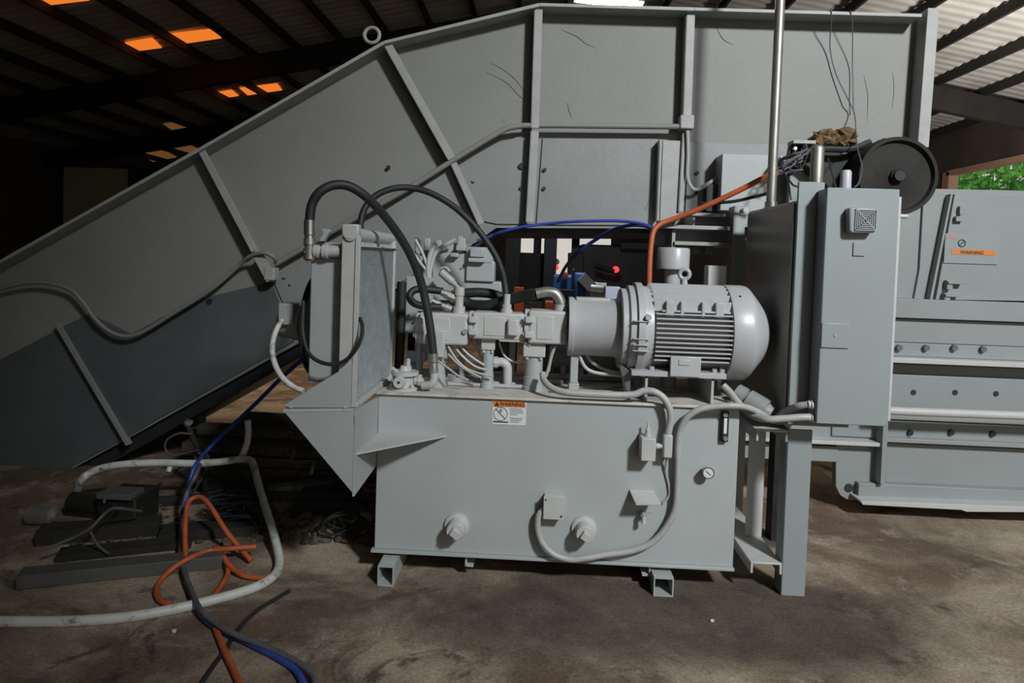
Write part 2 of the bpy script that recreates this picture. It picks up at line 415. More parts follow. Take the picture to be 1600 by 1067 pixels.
# strip light hanging beyond the conveyor
tl = thing('strip_light', P(958, 4, 9), 'lit white fluorescent strip light hanging beyond the top of the conveyor', 'lamp')
p0, p1 = P(898, -2, 9), P(1003, 10, 9)
MB().cyl(p0, p1, .042, n=12).build('tube', 'tube', tl)
MB().bar(p0+Vector((-.1,0,.07)), p1+Vector((.03,0,.07)), .14, .06, (0,0,1)).build('housing', 'cover', tl, bevel=.01)
h = MB()
for f in (.05, .95):
    q = p0.lerp(p1, f); h.cyl(q+Vector((0,0,.08)), (q.x, q.y, roof_z(q.x)), .008, n=6)
h.build('hanger', 'iron', tl)

# ================================================================== the conveyor
YC = 4.55
cv = thing('conveyor', P(700, 700, YC), 'huge grey steel conveyor climbing from the floor at the left to a tall hopper', 'conveyor')
top = [(-160,499),(88,359),(310,234),(600,66),(843,7),(1085,14),(1441,24)]
side = top + [(1424,300),(1150,352),(1020,357),(775,356),(729,389),(467,536),(191,690),(97,741),(-160,731)]
MB().pprism(side, YC, .012).build('side_panel', 'conveyor', cv)
sb = MB(); w = [P(x, y, YC) for x, y in side]; sb.prism([(p.x, p.z) for p in w], YC+1.35, YC+1.362); sb.build('side_panel', 'conveyor', cv)
# bottom pan: set back a little and hanging a hand below the panel
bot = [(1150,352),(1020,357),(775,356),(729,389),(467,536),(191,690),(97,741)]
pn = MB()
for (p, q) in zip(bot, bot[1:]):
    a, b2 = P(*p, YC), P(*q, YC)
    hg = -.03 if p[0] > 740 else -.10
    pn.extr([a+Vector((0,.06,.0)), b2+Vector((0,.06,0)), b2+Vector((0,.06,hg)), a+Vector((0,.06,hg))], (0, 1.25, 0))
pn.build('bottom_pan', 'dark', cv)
def strip_along(pts, Y, w, d, name, m, offn=0, yo=0):
    for (p, q) in zip(pts, pts[1:]):
        mb = MB(); mb.bar(P(*p, Y), P(*q, Y), w, d, (0,1,0), (offn, yo)); mb.build(name, m, cv, bevel=.003)
strip_along(top, YC-.14, .022, .16, 'top_lip', 'rib', 0, .08)
strip_along([(1441,24),(1425,235)], YC, .07, .14, 'end_post', 'rib', 0, -.06)
def rib(p, q, w=.055, proud=.11, m='rib'):
    a, b2 = P(*p, YC-proud), P(*q, YC-proud)
    a.y = b2.y = YC
    mb = MB(); t = (b2-a).normalized(); nrm = Vector((0,1,0)).cross(t)
    if nrm.x < 0: nrm = -nrm
    mb.bar(a+nrm*(-w/2), b2+nrm*(-w/2), .008, proud, (0,1,0), (0, -proud/2))
    mb.bar(a, b2, w, .008, (0,1,0), (0, -proud))
    return mb.build('rib', m, cv, bevel=.0015)
rib((314,233),(398,392), .046); rib((403,398),(424,437), .07, .13); rib((604,66),(706,248), .05); rib((709,255),(752,350), .04, .09)
rib((842,8),(836,200), .05); rib((836,205),(828,347), .05, .10); rib((1080,13),(1074,182), .05, .10); rib((1071,206),(1064,330), .028, .07)
rib((88,505),(200,695), .03, .07, 'skirt'); rib((1033,218),(1028,345), .014, .10)
# lower wear plates, bolted on
def wear(pts, d=.014):
    return MB().pprism(pts, YC-d, d-.001).build('wear_plate', 'skirt', cv, bevel=.002)
def wear_dark(pts, d=.014):
    return MB().pprism(pts, YC-d, d-.001).build('wear_plate', 'skirt_dark', cv, bevel=.002)
wear([(848,216),(1028,217),(1026,352),(838,351)]); wear([(838,208),(832,350),(777,350),(752,345),(716,262),(808,213)])
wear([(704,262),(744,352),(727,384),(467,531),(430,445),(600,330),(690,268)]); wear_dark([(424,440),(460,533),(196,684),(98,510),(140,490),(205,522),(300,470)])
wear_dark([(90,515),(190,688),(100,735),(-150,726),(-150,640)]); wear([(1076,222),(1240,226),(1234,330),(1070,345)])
MB().pprism([(1036,219),(1066,220),(1060,345),(1031,345)], YC-.05, .03).build('flat_bar', 'rib', cv, bevel=.002)
bolt = None
for px, py, r in ((815,260,.021),(815,294,.014),(851,266,.014),(850,295,.013),(741,283,.012),(1053,270,.012),(1051,300,.012),(1088,271,.013),(1087,302,.013),(330,470,.018),(448,432,.012),(456,443,.010),(608,262,.014)):
    q = P(px, py, YC)
    MB().cyl((q.x, YC-.03, q.z), (q.x, YC-.012, q.z), r, n=6).build('bolt', 'dark' if r > .0125 else 'skirt', cv)
for pts in ([(878,46),(890,52),(903,58),(915,68),(930,74)], [(765,98),(785,108),(803,122),(815,136),(825,150)], [(760,113),(790,128),(812,150),(822,156)], [(886,160),(889,172),(893,184)], [(1119,40),(1124,52),(1132,63),(1146,70)], [(1350,118),(1356,150),(1355,190)], [(1395,112),(1397,140),(1394,170)], [(1029,232),(1026,270),(1018,300),(1008,330)]):
    y = YC-.0015 if pts[0][1] < 200 else YC-.016
    MB().tube(PP([(a, c, y) for a, c in pts]), lambda f: .0024*math.sin(PI*(.08+.84*f)), 5, 4).build('scratch', 'grimy_hose', cv)
# lifting eye on the top lip
q = P(584, 66, YC)
MB().torus((q.x, YC-.05, q.z+.03), (0,1,0), .05, .012, 18, 8).build('lifting_eye', 'rib', cv)

# conduit on the conveyor side with its box
cd = thing('conduit_run', P(1074, 190, YC-.1), 'grey pipe conduit run with a square box along the conveyor side', 'conduit')
yc = YC-.09
MB().tube(PP([(1064,198,yc),(960,197,yc),(850,196,yc),(805,198,yc),(780,207,yc),(720,243,yc),(640,293,yc),(560,338,yc),(480,384,yc),(432,412,yc)]), .019, 10).build('pipe', 'conveyor', cd)
MB().tube(PP([(432,412,yc),(428,402,yc-.05),(412,395,yc-.07),(390,401,yc-.04),(372,416,yc),(330,452,yc),(270,490,yc),(215,522,yc),(180,522,yc),(150,500,yc),(128,470,yc),(105,450,yc),(60,441,yc),(10,448,yc),(-60,470,yc)]), .014, 10).build('flexible_end', 'conveyor', cd)
MB().pbox(1063, 179, 1085, 201, yc-.03, .08).build('box', 'rib', cd, bevel=.008)
MB().tube(PP([(1074,203,yc),(1075,240,yc),(1074,275,yc),(1080,292,yc),(1090,296,yc),(1108,286,yc),(1124,275,yc+.02)]), .012, 8).build('drop_lead', 'conduit', cd)
MB().pbox(412, 418, 428, 438, yc-.05, .09).build('clip_box', 'rib', cd, bevel=.006)

# thin wires hanging over the end panel
tag(MB().tube(PP([(1299,12,YC-.15),(1299,30,YC-.13),(1297,75,YC-.04),(1306,115,YC-.03),(1325,155,YC-.05),(1335,178,YC-.06),(1338,215,YC-.3),(1340,232,YC-.6),(1347,262,YC-.8),(1342,285,YC-1.1),(1336,292,YC-1.4)]), .0035, 6).build('wire', 'grimy_hose'), 'thin curving wire hanging down the conveyor end panel onto the small control box', 'wire')
tag(MB().tube(PP([(1329,16,YC-.15),(1332,40,YC-.12),(1332,100,YC-.03),(1333,150,YC-.03),(1334,175,YC-.03)]), .003, 6).build('wire', 'grimy_hose'), 'thin straight wire hanging right of the curving wire on the end panel', 'wire')

# ================================================================== the baler body on the right
YB = 4.5
bl = thing('baler', P(1450, 785, YB), 'long grey baler body with bolted rails standing at the right edge', 'baler')
def bbox(name, x0, y0, x1, y1, Y=YB, d=.3, m='baler', bevel=.004):
    return MB().pbox(x0, y0, x1, y1, Y, d).build(name, m, bl, bevel=bevel)
MB().pprism([(1330,292),(1700,300),(1700,478),(1390,470),(1330,470)], YB+.05, .4).build('upper_panel', 'baler', bl, bevel=.004)
MB().pprism([(1444,296),(1484,300),(1452,470),(1428,468),(1437,420)], YB+.03, .05).build('slanted_stiffener', 'baler', bl, bevel=.003)
MB().pprism([(1486,303),(1489,303),(1457,468),(1453,468)], YB-.025, .10).build('slanted_edge', 'baler', bl)
MB().pprism([(1492,303),(1700,309),(1700,472),(1462,468)], YB+.0, .05).build('outer_plate', 'baler', bl, bevel=.003)
bbox('rail', 1300, 470, 1700, 500, YB-.10); bbox('rail_plate', 1300, 501, 1700, 538, YB-.06, .2)
bbox('bolt_strip', 1300, 539, 1700, 560, YB-.08, .2); bbox('ledge', 1300, 563, 1700, 571, YB-.17, .3, 'paint_light')
bbox('panel', 1300, 572, 1700, 588, YB-.02, .2); bbox('side_plate', 1300, 589, 1700, 660, YB-.06, .2)
bbox('side_plate', 1300, 661, 1700, 690, YB-.045, .2); bbox('ledge', 1385, 691, 1700, 698, YB-.09, .3)
bbox('lower_panel', 1384, 699, 1700, 762, YB-.03, .3); bbox('upright_flange', 1378, 655, 1386, 757, YB-.14, .3)
bbox('bottom_tube', 1341, 763, 1700, 787, YB-.10, .3)
MB().pprism([(1345,783),(1700,795),(1700,801),(1511,800),(1502,797),(1348,789)], YB-.20, .6).build('skid_plate', 'paint_light', bl, bevel=.003)
bbox('cross_rail', 1080, 686, 1380, 692, YB-.12, .2, 'paint_light'); bbox('cross_plate', 1080, 693, 1310, 717, YB-.06, .2)
bbox('cross_plate', 1080, 655, 1380, 684, YB-.03, .2)
lug = [(1306,692),(1384,694),(1382,765),(1339,781),(1324,781),(1313,774),(1306,760)]
MB().pprism(lug, YB-.05, .06).build('foot_lug', 'baler', bl, bevel=.003)
q = P(1326, 762, YB-.05)
MB().cyl((q.x, YB-.056, q.z), (q.x, YB+.02, q.z), .027, n=22).build('lug_hole', 'dark', bl)
for px, py in ((1403,543),(1445,543),(1489,543),(1534,545)):
    q = P(px, py, YB-.08); MB().cyl((q.x, YB-.105, q.z), (q.x, YB-.07, q.z), .020, n=6).build('bolt', 'grimy_hose', bl)
for px, py in ((1427,613),(1492,613),(1423,676),(1487,676),(1556,615),(1552,678)):
    q = P(px, py, YB-.06); MB().cyl((q.x, YB-.064, q.z), (q.x, YB-.03, q.z), .017, n=14).build('bolt_hole', 'dark', bl)
for px, py, w2 in ((1482,440,26),(1478,460,24)):
    MB().pbox(px, py, px+w2, py+4, YB-.05, .06).pbox(px-2, py-2, px+7, py+12, YB-.04, .05).build('latch', 'baler', bl, bevel=.002)
MB().pbox(1500,322,1506,335, YB-.03, .04).pbox(1494,338,1506,346, YB-.03, .04).build('latch', 'baler', bl, bevel=.002)
# pipe along the baler
tag(MB().tube(PP([(1380,641,YB-.22),(1450,644,YB-.22),(1560,648,YB-.22),(1700,653,YB-.22)]), .026, 14).build('pipe', 'paint_light'), 'thick pale grey pipe running along the baler body behind the small control box', 'pipe')
# warning label on the baler
wl = thing('warning_label', P(1480, 400, YB), 'faded white warning label with an orange bar on the baler body', 'label')
MB().pbox(1476, 366, 1560, 412, YB-.008, .006).build('backing', 'cabinet', wl)
MB().pbox(1478, 367, 1496, 372, YB-.010, .002).build('red_print', 'red_ink', wl)
MB().pbox(1487, 390, 1556, 398, YB-.010, .002).build('orange_bar', 'sign_orange', wl)
q = P(1503, 380, YB-.01)
MB().torus((q.x, q.y, q.z), (0,1,0), .022, .003, 18, 6).bar(q+Vector((-.016,0,-.016)), q+Vector((.016,0,.016)), .005, .004).build('symbol', 'ink', wl)

# middle steelwork between conveyor and cabinet
fm = thing('feed_frame', P(1100, 700, 4.3), 'grey steel frame with ledges under the hopper behind the motor', 'frame')
YM = 4.35
MB().pbox(1127, 241, 1212, 330, YM+.02, .2).build('front_plate', 'paint', fm, bevel=.004)
MB().pbox(1104, 288, 1128, 330, YM+.10, .2).build('recess', 'dark', fm)
MB().pbox(1020, 352, 1142, 358, YM-.12, .30).build('ledge', 'rib', fm, bevel=.002)
MB().pbox(1082, 333, 1142, 338, YM-.08, .30).build('ledge', 'rib', fm, bevel=.002)
MB().pbox(1082, 336, 1086, 356, YM-.06, .30).build('web', 'rib', fm)
MB().pbox(1086, 338, 1142, 352, YM+.05, .1).build('back_plate', 'skirt', fm)
MB().pbox(1020, 359, 1142, 384, YM+.06, .12).build('back_plate', 'skirt', fm)
MB().pbox(1054, 378, 1142, 384, YM-.10, .30).build('ledge', 'rib', fm, bevel=.002)
MB().pbox(1050, 358, 1055, 390, YM-.08, .12).build('web', 'rib', fm)
for px in (1088, 1108):
    MB().pbox(px-7, 384, px+7, 397, YM, .08).build('nut', 'skirt', fm, bevel=.008)
MB().pbox(1140, 322, 1168, 640, 4.2, .12).build('post', 'paint', fm, bevel=.004)
q = P(1154, 640, 4.2); MB().box(q.x-.05, q.x+.05, 4.2, 4.32, 0, q.z).build('post_foot', 'paint', fm)
MB().pbox(1140, 400, 1200, 660, 4.36, .05).build('back_plate', 'skirt', fm)
# leaning plate beside the hopper by the flywheel
MB().pprism([(1262,252),(1292,252),(1300,330),(1232,330),(1234,276)], YM+.05, .05).build('bearing_plate', 'baler', fm, bevel=.003)

# flywheel with its guard
fw = thing('flywheel', P(1395, 340, 4.1), 'big dark rusty flywheel behind the small control box', 'flywheel')
q = P(1394, 277, 4.15); r = S(59, 4.15)
MB().lathe((q.x, 4.10, q.z), (q.x, 4.26, q.z), [(0,.02),(0,r*.18),(.02,r*.2),(.02,r*.8),(.02,r*.86),(-.15,r*.9),(-.15,r*.985),(0,r),(1,r)], 48).build('rim', 'rust', fw)
MB().lathe((q.x, 4.08, q.z), (q.x, 4.16, q.z), [(0,.04),(0,r*.17),(.7,r*.2),(1,r*.3)], 24).build('hub', 'rust', fw)
MB().cyl((q.x, 4.06, q.z), (q.x, 4.5, q.z), .03).build('shaft', 'grime', fw)
gd = MB().pprism([(1240,222),(1290,232),(1322,240),(1375,220),(1385,214),(1385,250),(1345,300),(1300,300),(1262,262),(1236,244)], 4.30, .10).build('belt_guard', 'grime', fw, bevel=.01)
MB().tube(PP([(1256,226,4.22),(1262,236,4.22),(1290,233,4.22),(1330,233,4.22),(1360,222,4.22)]), .02, 8).build('belt', 'rubber', fw)
db = MB()
for k in range(16): 
    q = P(random.uniform(1276,1328), random.uniform(208,228), 4.38); db.blob(q, .06, .05, .035, k, .5)
tag(db.build('lint_heap', 'nest'), 'heap of brown dust and lint lying on the belt guard', 'dust', kind='stuff')
br = thing('sensor_bracket', P(1245, 245, 4.3), 'small dark bracket with bright bolt heads beside the flywheel guard', 'bracket')
MB().pbox(1236, 222, 1272, 246, 4.25, .03).build('plate', 'grime', br, bevel=.004)
MB().pbox(1240, 219, 1275, 224, 4.2, .1).build('ledge', 'rib', br)
for px, py in ((1242,232),(1222,247),(1235,250),(1228,258)):
    q = P(px, py, 4.23); MB().cyl((q.x, 4.22, q.z), (q.x, 4.29, q.z), .011, n=8).build('bolt', 'dull_steel', br)

for k in range(9):
    pts = [P(1262+random.uniform(-14,6), 232+random.uniform(-4,10), 4.2)]
    for j in range(3): pts.append(P(random.uniform(1212,1258), random.uniform(236,276), 4.18+random.uniform(-.03,.03)))
    MB().tube(pts, .0045, 6, 6).build('cable_strand', 'grimy_hose' if k % 3 else 'rubber', br)
text('WARNING', 'lettering', .030, (X(1517,397,YB), YB-.0105, Z(1517,397,YB)), 'ink', wl)
def PF(px, py, z=0.0):                       # pixel -> point at height z
    r = ROT @ Vector(((px - PPX)/F, -(py - PPY)/F, -1.0))
    return EYE + r*((z - EYE.z)/r.z)

# ================================================================== the oil tank
YT = 3.25
xl, xr = X(588, 735, YT), X(1151, 755, YT)
zt = (Z(590, 613, YT) + Z(1155, 634, YT))/2
zb = (Z(588, 860, YT) + Z(1147, 883, YT))/2
TD = .72
tank = thing('oil_tank', ((xl+xr)/2, YT+TD/2, 0), 'wide light grey steel oil tank carrying the motor and pumps, with a warning sticker', 'tank')
MB().box(xl, xr, YT, YT+TD, zb, zt-.012).build('shell', 'paint', tank, bevel=.004)
MB().box(xl-.012, xr+.012, YT-.016, YT+TD+.016, zt-.012, zt).build('lid', 'lid', tank, bevel=.003)
MB().box(xl-.012, xr+.002, YT-.022, YT+TD, zb-.012, zb+.001).build('bottom_flange', 'paint', tank, bevel=.002)
MB().box(xl+.03, xr-.06, YT+.07, YT+.09, .09, zb-.012).box(xl+.03, xr-.06, YT+TD-.1, YT+TD-.08, .09, zb-.012).build('base_channel', 'baler', tank)
for px, s in ((728, 1), (1016, -1)):
    q = P(px, 880, YT)
    MB().box(q.x-.004, q.x+.004, YT+.0, YT+TD-.02, .055, zb-.012).box(min(q.x, q.x+s*.036), max(q.x, q.x+s*.036), YT+.0, YT+TD-.02, .055, .063).build('base_angle', 'paint_light', tank)
for px, w, h, y0 in ((602, .076, .094, 3.125), (1037, .092, .088, 3.17)):
    q = P(px, 915, y0); t = .006
    m = MB()
    m.box(q.x-w/2, q.x-w/2+t, y0, y0+.85, 0, h).box(q.x+w/2-t, q.x+w/2, y0, y0+.85, 0, h).box(q.x-w/2+t, q.x+w/2-t, y0, y0+.85, 0, t).box(q.x-w/2+t, q.x+w/2-t, y0, y0+.85, h-t, h)
    m.build('skid_tube', 'paint', tank)
for px, py in ((715, 824), (915, 829)):
    q = P(px-2, py, YT-.03); yq = YT
    MB().lathe((q.x, yq, q.z), (q.x, yq-.055, q.z), [(0,.060),(.25,.060),(.3,.052),(.35,.044),(1,.040)], 22).build('drain_boss', 'paint_light', tank)
    d = MB(); d.cyl((q.x, yq-.054, q.z), (q.x, yq-.085, q.z), .045, .042, 10); pl = d.build('drain_plug', 'paint_light', tank, bevel=.003)
    MB().bar((q.x, yq-.085, q.z), (q.x, yq-.112, q.z), .037, .037, (.42,0,.6)).build('plug_square', 'paint_light', pl, bevel=.003)
def small_box(name, px0, py0, px1, py1, d, m='paint_light', lab=None):
    a = R4(px0, py0, px1, py1, YT-d)
    return MB().box(a[0], a[1], YT-d, YT, a[2], a[3]).build(name, m, tank, bevel=.004)
jb = small_box('junction_box', 850, 777, 881, 811, .06)
a = R4(849, 776, 882, 812, YT-.066)
MB().box(a[0], a[1], YT-.066, YT-.058, a[2], a[3]).build('cover', 'paint_light', jb, bevel=.002)
q = P(877, 807, YT-.067); MB().cyl((q.x, YT-.0685, q.z), (q.x, YT-.06, q.z), .005, n=8).build('screw', 'dark', jb)
q = P(853, 781, YT-.067); MB().cyl((q.x, YT-.0685, q.z), (q.x, YT-.06, q.z), .004, n=8).build('screw', 'dark', jb)
lb = small_box('level_switch', 1002, 685, 1025, 721, .09)
q = P(1012, 684, YT-.05)
MB().lathe(q, q+Vector((0,0,.075)), [(0,.016),(.3,.016),(.3,.012),(.55,.013),(.6,.006),(1,.004)], 12).build('stem_fitting', 'paint_light', lb)
q0, q1 = P(1025, 697, YT-.05), P(1039, 697, YT-.05)
MB().lathe(q0, q1, [(0,.014),(.4,.014),(.45,.010),(1,.010)], 12).build('gland', 'paint_light', lb)
fit = P(1043, 695, YT-.05)
MB().pbox(1037, 680, 1051, 716, YT-.07, .045).build('conduit_body', 'paint_light', tank, bevel=.006)
# folded rain hood over the thermometer spout
h0 = [P(983, 764, YT), P(1022, 766, YT), P(1033, 786, YT-.10), P(993, 786, YT-.10)]
MB().extr(h0, (0, 0, -.008)).bar(h0[3]+Vector((0,0,-.003)), h0[2]+Vector((0,0,-.003)), .012, .012, (0,0,1)).build('hood', 'paint_light', tank, bevel=.002)
q = P(1006, 806, YT-.05)
MB().cyl((q.x, YT, q.z), (q.x, YT-.05, q.z), .013, n=14).cyl((q.x, YT-.05, q.z-.034), (q.x, YT-.05, q.z+.012), .012, .008, 12).bar((q.x, YT-.055, q.z+.005), (q.x+.035, YT-.06, q.z+.02), .006, .01).build('spout', 'paint_light', tank)
q = P(1106, 738, YT-.04)
g = MB().lathe((q.x, YT, q.z), (q.x, YT-.05, q.z), [(0,.012),(.4,.012),(.42,.024),(1,.028)], 22).build('gauge', 'paint_light', tank)
MB().cyl((q.x, YT-.0515, q.z), (q.x, YT-.0495, q.z), .024, n=22).build('dial', 'sign', g)
MB().torus((q.x, YT-.051, q.z), (0,1,0), .0255, .003, 24, 6).build('bezel', 'grimy_hose', g)
MB().bar((q.x-.012, YT-.0525, q.z+.010), (q.x+.012, YT-.0525, q.z-.010), .003, .001).build('needle', 'ink', g)
sg = small_box('sight_gauge', 1128, 643, 1139, 691, .025, 'black')
a = R4(1131, 654, 1136, 678, YT-.03); MB().box(a[0], a[1], YT-.03, YT-.02, a[2], a[3]).build('glass', 'glass', sg, bevel=.002)
for py in (648, 685):
    q = P(1133.5, py, YT-.03); MB().cyl((q.x, YT-.034, q.z), (q.x, YT-.02, q.z), .011, n=12).build('banjo_bolt', 'dull_steel', sg)
# warning sticker
ws = small_box('warning_sticker', 769, 625, 822, 664, .002, 'sign')
a = R4(770.5, 625.5, 821, 636, YT); ye = YT-.0024
MB().box(a[0], a[1], ye, YT-.001, a[2], a[3]).build('orange_header', 'sign_orange', ws)
text('WARNING', 'lettering', .0242, (X(800.5, 632, YT), ye-.0004, a[2]+.006), 'ink', ws)
q = P(776.5, 631, YT); 
MB().prism([(q.x-.013, q.z-.011), (q.x+.013, q.z-.011), (q.x, q.z+.012)], ye-.0006, ye).build('alert_triangle', 'ink', ws)
q = P(782, 646.5, YT)
MB().torus((q.x, ye, q.z), (0,1,0), .0325, .0013, 32, 6).bar((q.x-.022, ye, q.z+.022), (q.x+.022, ye, q.z-.022), .0035, .0012, (0,1,0)).build('prohibition_ring', 'ink', ws)
MB().prism([(q.x-.004,q.z+.006),(q.x+.006,q.z+.008),(q.x+.008,q.z+.024),(q.x+.002,q.z+.026),(q.x-.006,q.z+.02)], ye-.0004, ye).build('hand_mark', 'grey_ink', ws)
m = MB()
for k, (x0, x1) in enumerate(((797,815),(797,817),(797,818),(797,808),(797,797.5),(797,817),(797,815),(797,811))):
    b0 = R4(x0, 638.2+k*2.9, x1, 639.6+k*2.9, YT); m.box(b0[0], b0[1], ye, YT-.001, b0[2], b0[3])
m.build('small_print', 'grey_ink', ws, kind='stuff')
b0 = R4(770.5, 658, 794, 660, YT); MB().box(b0[0], b0[1], ye, YT-.001, b0[2], b0[3]).build('bottom_print', 'ink', ws)

# ================================================================== electric motor on its rails
YA = 3.46
za = Z(1085, 517, YA)
def AX(px): return X(px, 515, YA)
mo = thing('electric_motor', (AX(1075), YA, zt), 'big finned glossy grey electric motor bolted on the tank lid', 'motor')
rm = S(73, YA)
def ring(name, p0, p1, prof, m='motor', n=56, par=None):
    return MB().lathe((AX(p0), YA, za), (AX(p1), YA, za), prof, n).build(name, m, par or mo, bevel=.0015)
ring('barrel', 1008, 1130, [(0, rm*.80), (1, rm*.80)])
ring('end_bell', 976, 1012, [(0,rm*.40),(0,rm*.88),(.05,rm*.92),(.32,rm*.92),(.34,rm*.99),(.62,rm*.99),(.64,rm*.93),(1,rm*.90)])
ring('end_flange', 966, 977, [(0,rm*.3),(0,rm*.83),(.1,rm*.85),(1,rm*.85)])
fb = rm*.965
for k in range(11):                       # level fins on the front and back flanks
    z = rm*(.40 - k*.094)
    yo = math.sqrt(fb*fb - z*z)
    MB().box(AX(1014), AX(1128), YA-yo, YA-rm*.55, za+z-.0035, za+z+.0035).build('cooling_fin', 'motor', mo)
    if k % 2 == 0: MB().box(AX(1014), AX(1128), YA+rm*.55, YA+yo, za+z-.0035, za+z+.0035).build('cooling_fin', 'motor', mo)
for k in range(10):                       # upright fins along the crown
    y = rm*(-.72 + k*.145)
    zo = math.sqrt((rm*.985)**2 - y*y)
    MB().box(AX(1012), AX(1126), YA+y-.0045, YA+y+.0045, za+rm*.45, za+zo).build('cooling_fin', 'motor', mo)
for px in (1034, 1052, 1083, 1107):      # lugs between the crown and the flank
    w = 6 if px in (1034, 1107) else 2.5
    MB().box(AX(px)-S(w,YA), AX(px)+S(w,YA), YA-rm*.86, YA-rm*.5, za+rm*.36, za+rm*.66).build('lug', 'motor', mo, bevel=.004)
MB().box(AX(1022), AX(1124), YA-rm*.84, YA-rm*.5, za+rm*.44, za+rm*.48).build('lug_rail', 'motor', mo, bevel=.002)
for t in (-.25, .1, .22, .34):
    MB().box(AX(980), AX(1004), YA-rm*1.0, YA-rm*.85, za-rm*(t+.02), za-rm*t).build('end_rib', 'motor', mo, bevel=.002)
q = MB(); q.cyl((AX(1001), YA-rm*.93, za+rm*.33), (AX(1001), YA-rm*1.03, za+rm*.33), .016, n=6); q.build('bolt', 'motor', mo)
ring('fan_cowl', 1127, 1194, [(0,rm*.955),(0,rm*.99),(.03,rm*1.0),(.44,rm*1.0),(.50,rm*.985),(.56,rm*.94),(.80,rm*.68),(.86,rm*.62),(.93,rm*.54),(.98,rm*.42),(1,rm*.30)])
q = P(1140, 459, YA-rm*.6); MB().cyl((AX(1141), YA-rm*.62, za+rm*.80), (AX(1141), YA-rm*.56, za+rm*.74), .006, n=8).build('screw', 'dark', mo)
ey = MB(); ze = za+rm*.985
ey.torus((AX(1066), YA, ze+.050), (.25,1,0), .024, .0105, 26, 10).cyl((AX(1066), YA, ze-.02), (AX(1066), YA, ze+.026), .02, .014, 14)
ey.build('lifting_eye', 'motor', mo)
# mounting: plate, two rails, foot
zf = Z(1060, 582, 3.30)
MB().box(X(987,590,3.25), X(1136,590,3.25), 3.262, 3.50, zf-.018, zf+.008).build('base_plate', 'motor', mo, bevel=.002)
a = R4(1047, 557, 1095, 590, 3.25)
MB().box(a[0], a[1], 3.245, 3.262, zf-.012, a[3]).box(a[0], a[1], 3.25, 3.46, a[3]-.01, a[3]).build('foot', 'motor', mo, bevel=.004)
a = R4(1060, 562, 1078, 571, 3.245); MB().box(a[0], a[1], 3.241, 3.25, a[2], a[3]).build('foot_slot', 'motor', mo, bevel=.003)
for px in (1009, 1112):
    x = X(px, 600, 3.30)
    MB().box(x-.006, x+.006, 3.28, 3.80, zt, zf-.018).box(x-.03 if px < 1050 else x-.04, x+.05 if px < 1050 else x+.04, 3.28, 3.80, zf-.026, zf-.018).build('rail', 'motor', mo)
for px in (1018, 1116, 1128):
    q = P(px, 580, 3.30); MB().cyl((q.x, 3.30, zf+.006), (q.x, 3.30, zf+.024), .012, n=6).build('foot_bolt', 'motor', mo)
MB().extr([(X(968,570,3.3), 3.34, zf+.03), (X(985,590,3.3), 3.30, zf-.01), (X(985,610,3.3), 3.30, zt), (X(980,610,3.3), 3.36, zt)], (.012, .10, 0)).build('side_gusset', 'skirt', mo)
# pale terminal box on the far side
tb = thing('terminal_box', P(1120, 440, 3.75), 'pale cream square box standing behind the motor fan cowl', 'box')
MB().pbox(1106, 415, 1135, 470, 3.71, .10).build('case', 'sign', tb, bevel=.006)
a = R4(1106, 415, 1135, 470, 3.71); MB().box((a[0]+a[1])/2-.03, (a[0]+a[1])/2+.03, 3.73, 3.79, zt, a[2]).build('pedestal', 'paint', tb)
# breather
bt = thing('breather_filter', P(1052, 600, 3.75), 'round grey breather filter can on a neck behind the motor', 'filter')
q = P(1052, 404, 3.72); yb = 3.72
MB().lathe((q.x, yb, Z(1052,421,yb)), (q.x, yb, Z(1052,387,yb)), [(0,.05),(0,.083),(.03,.086),(.93,.086),(1,.080)], 32).build('can', 'motor', bt, bevel=.002)
MB().cyl((q.x, yb, zt), (q.x, yb, Z(1052,421,yb)), .042).build('neck', 'motor', bt)

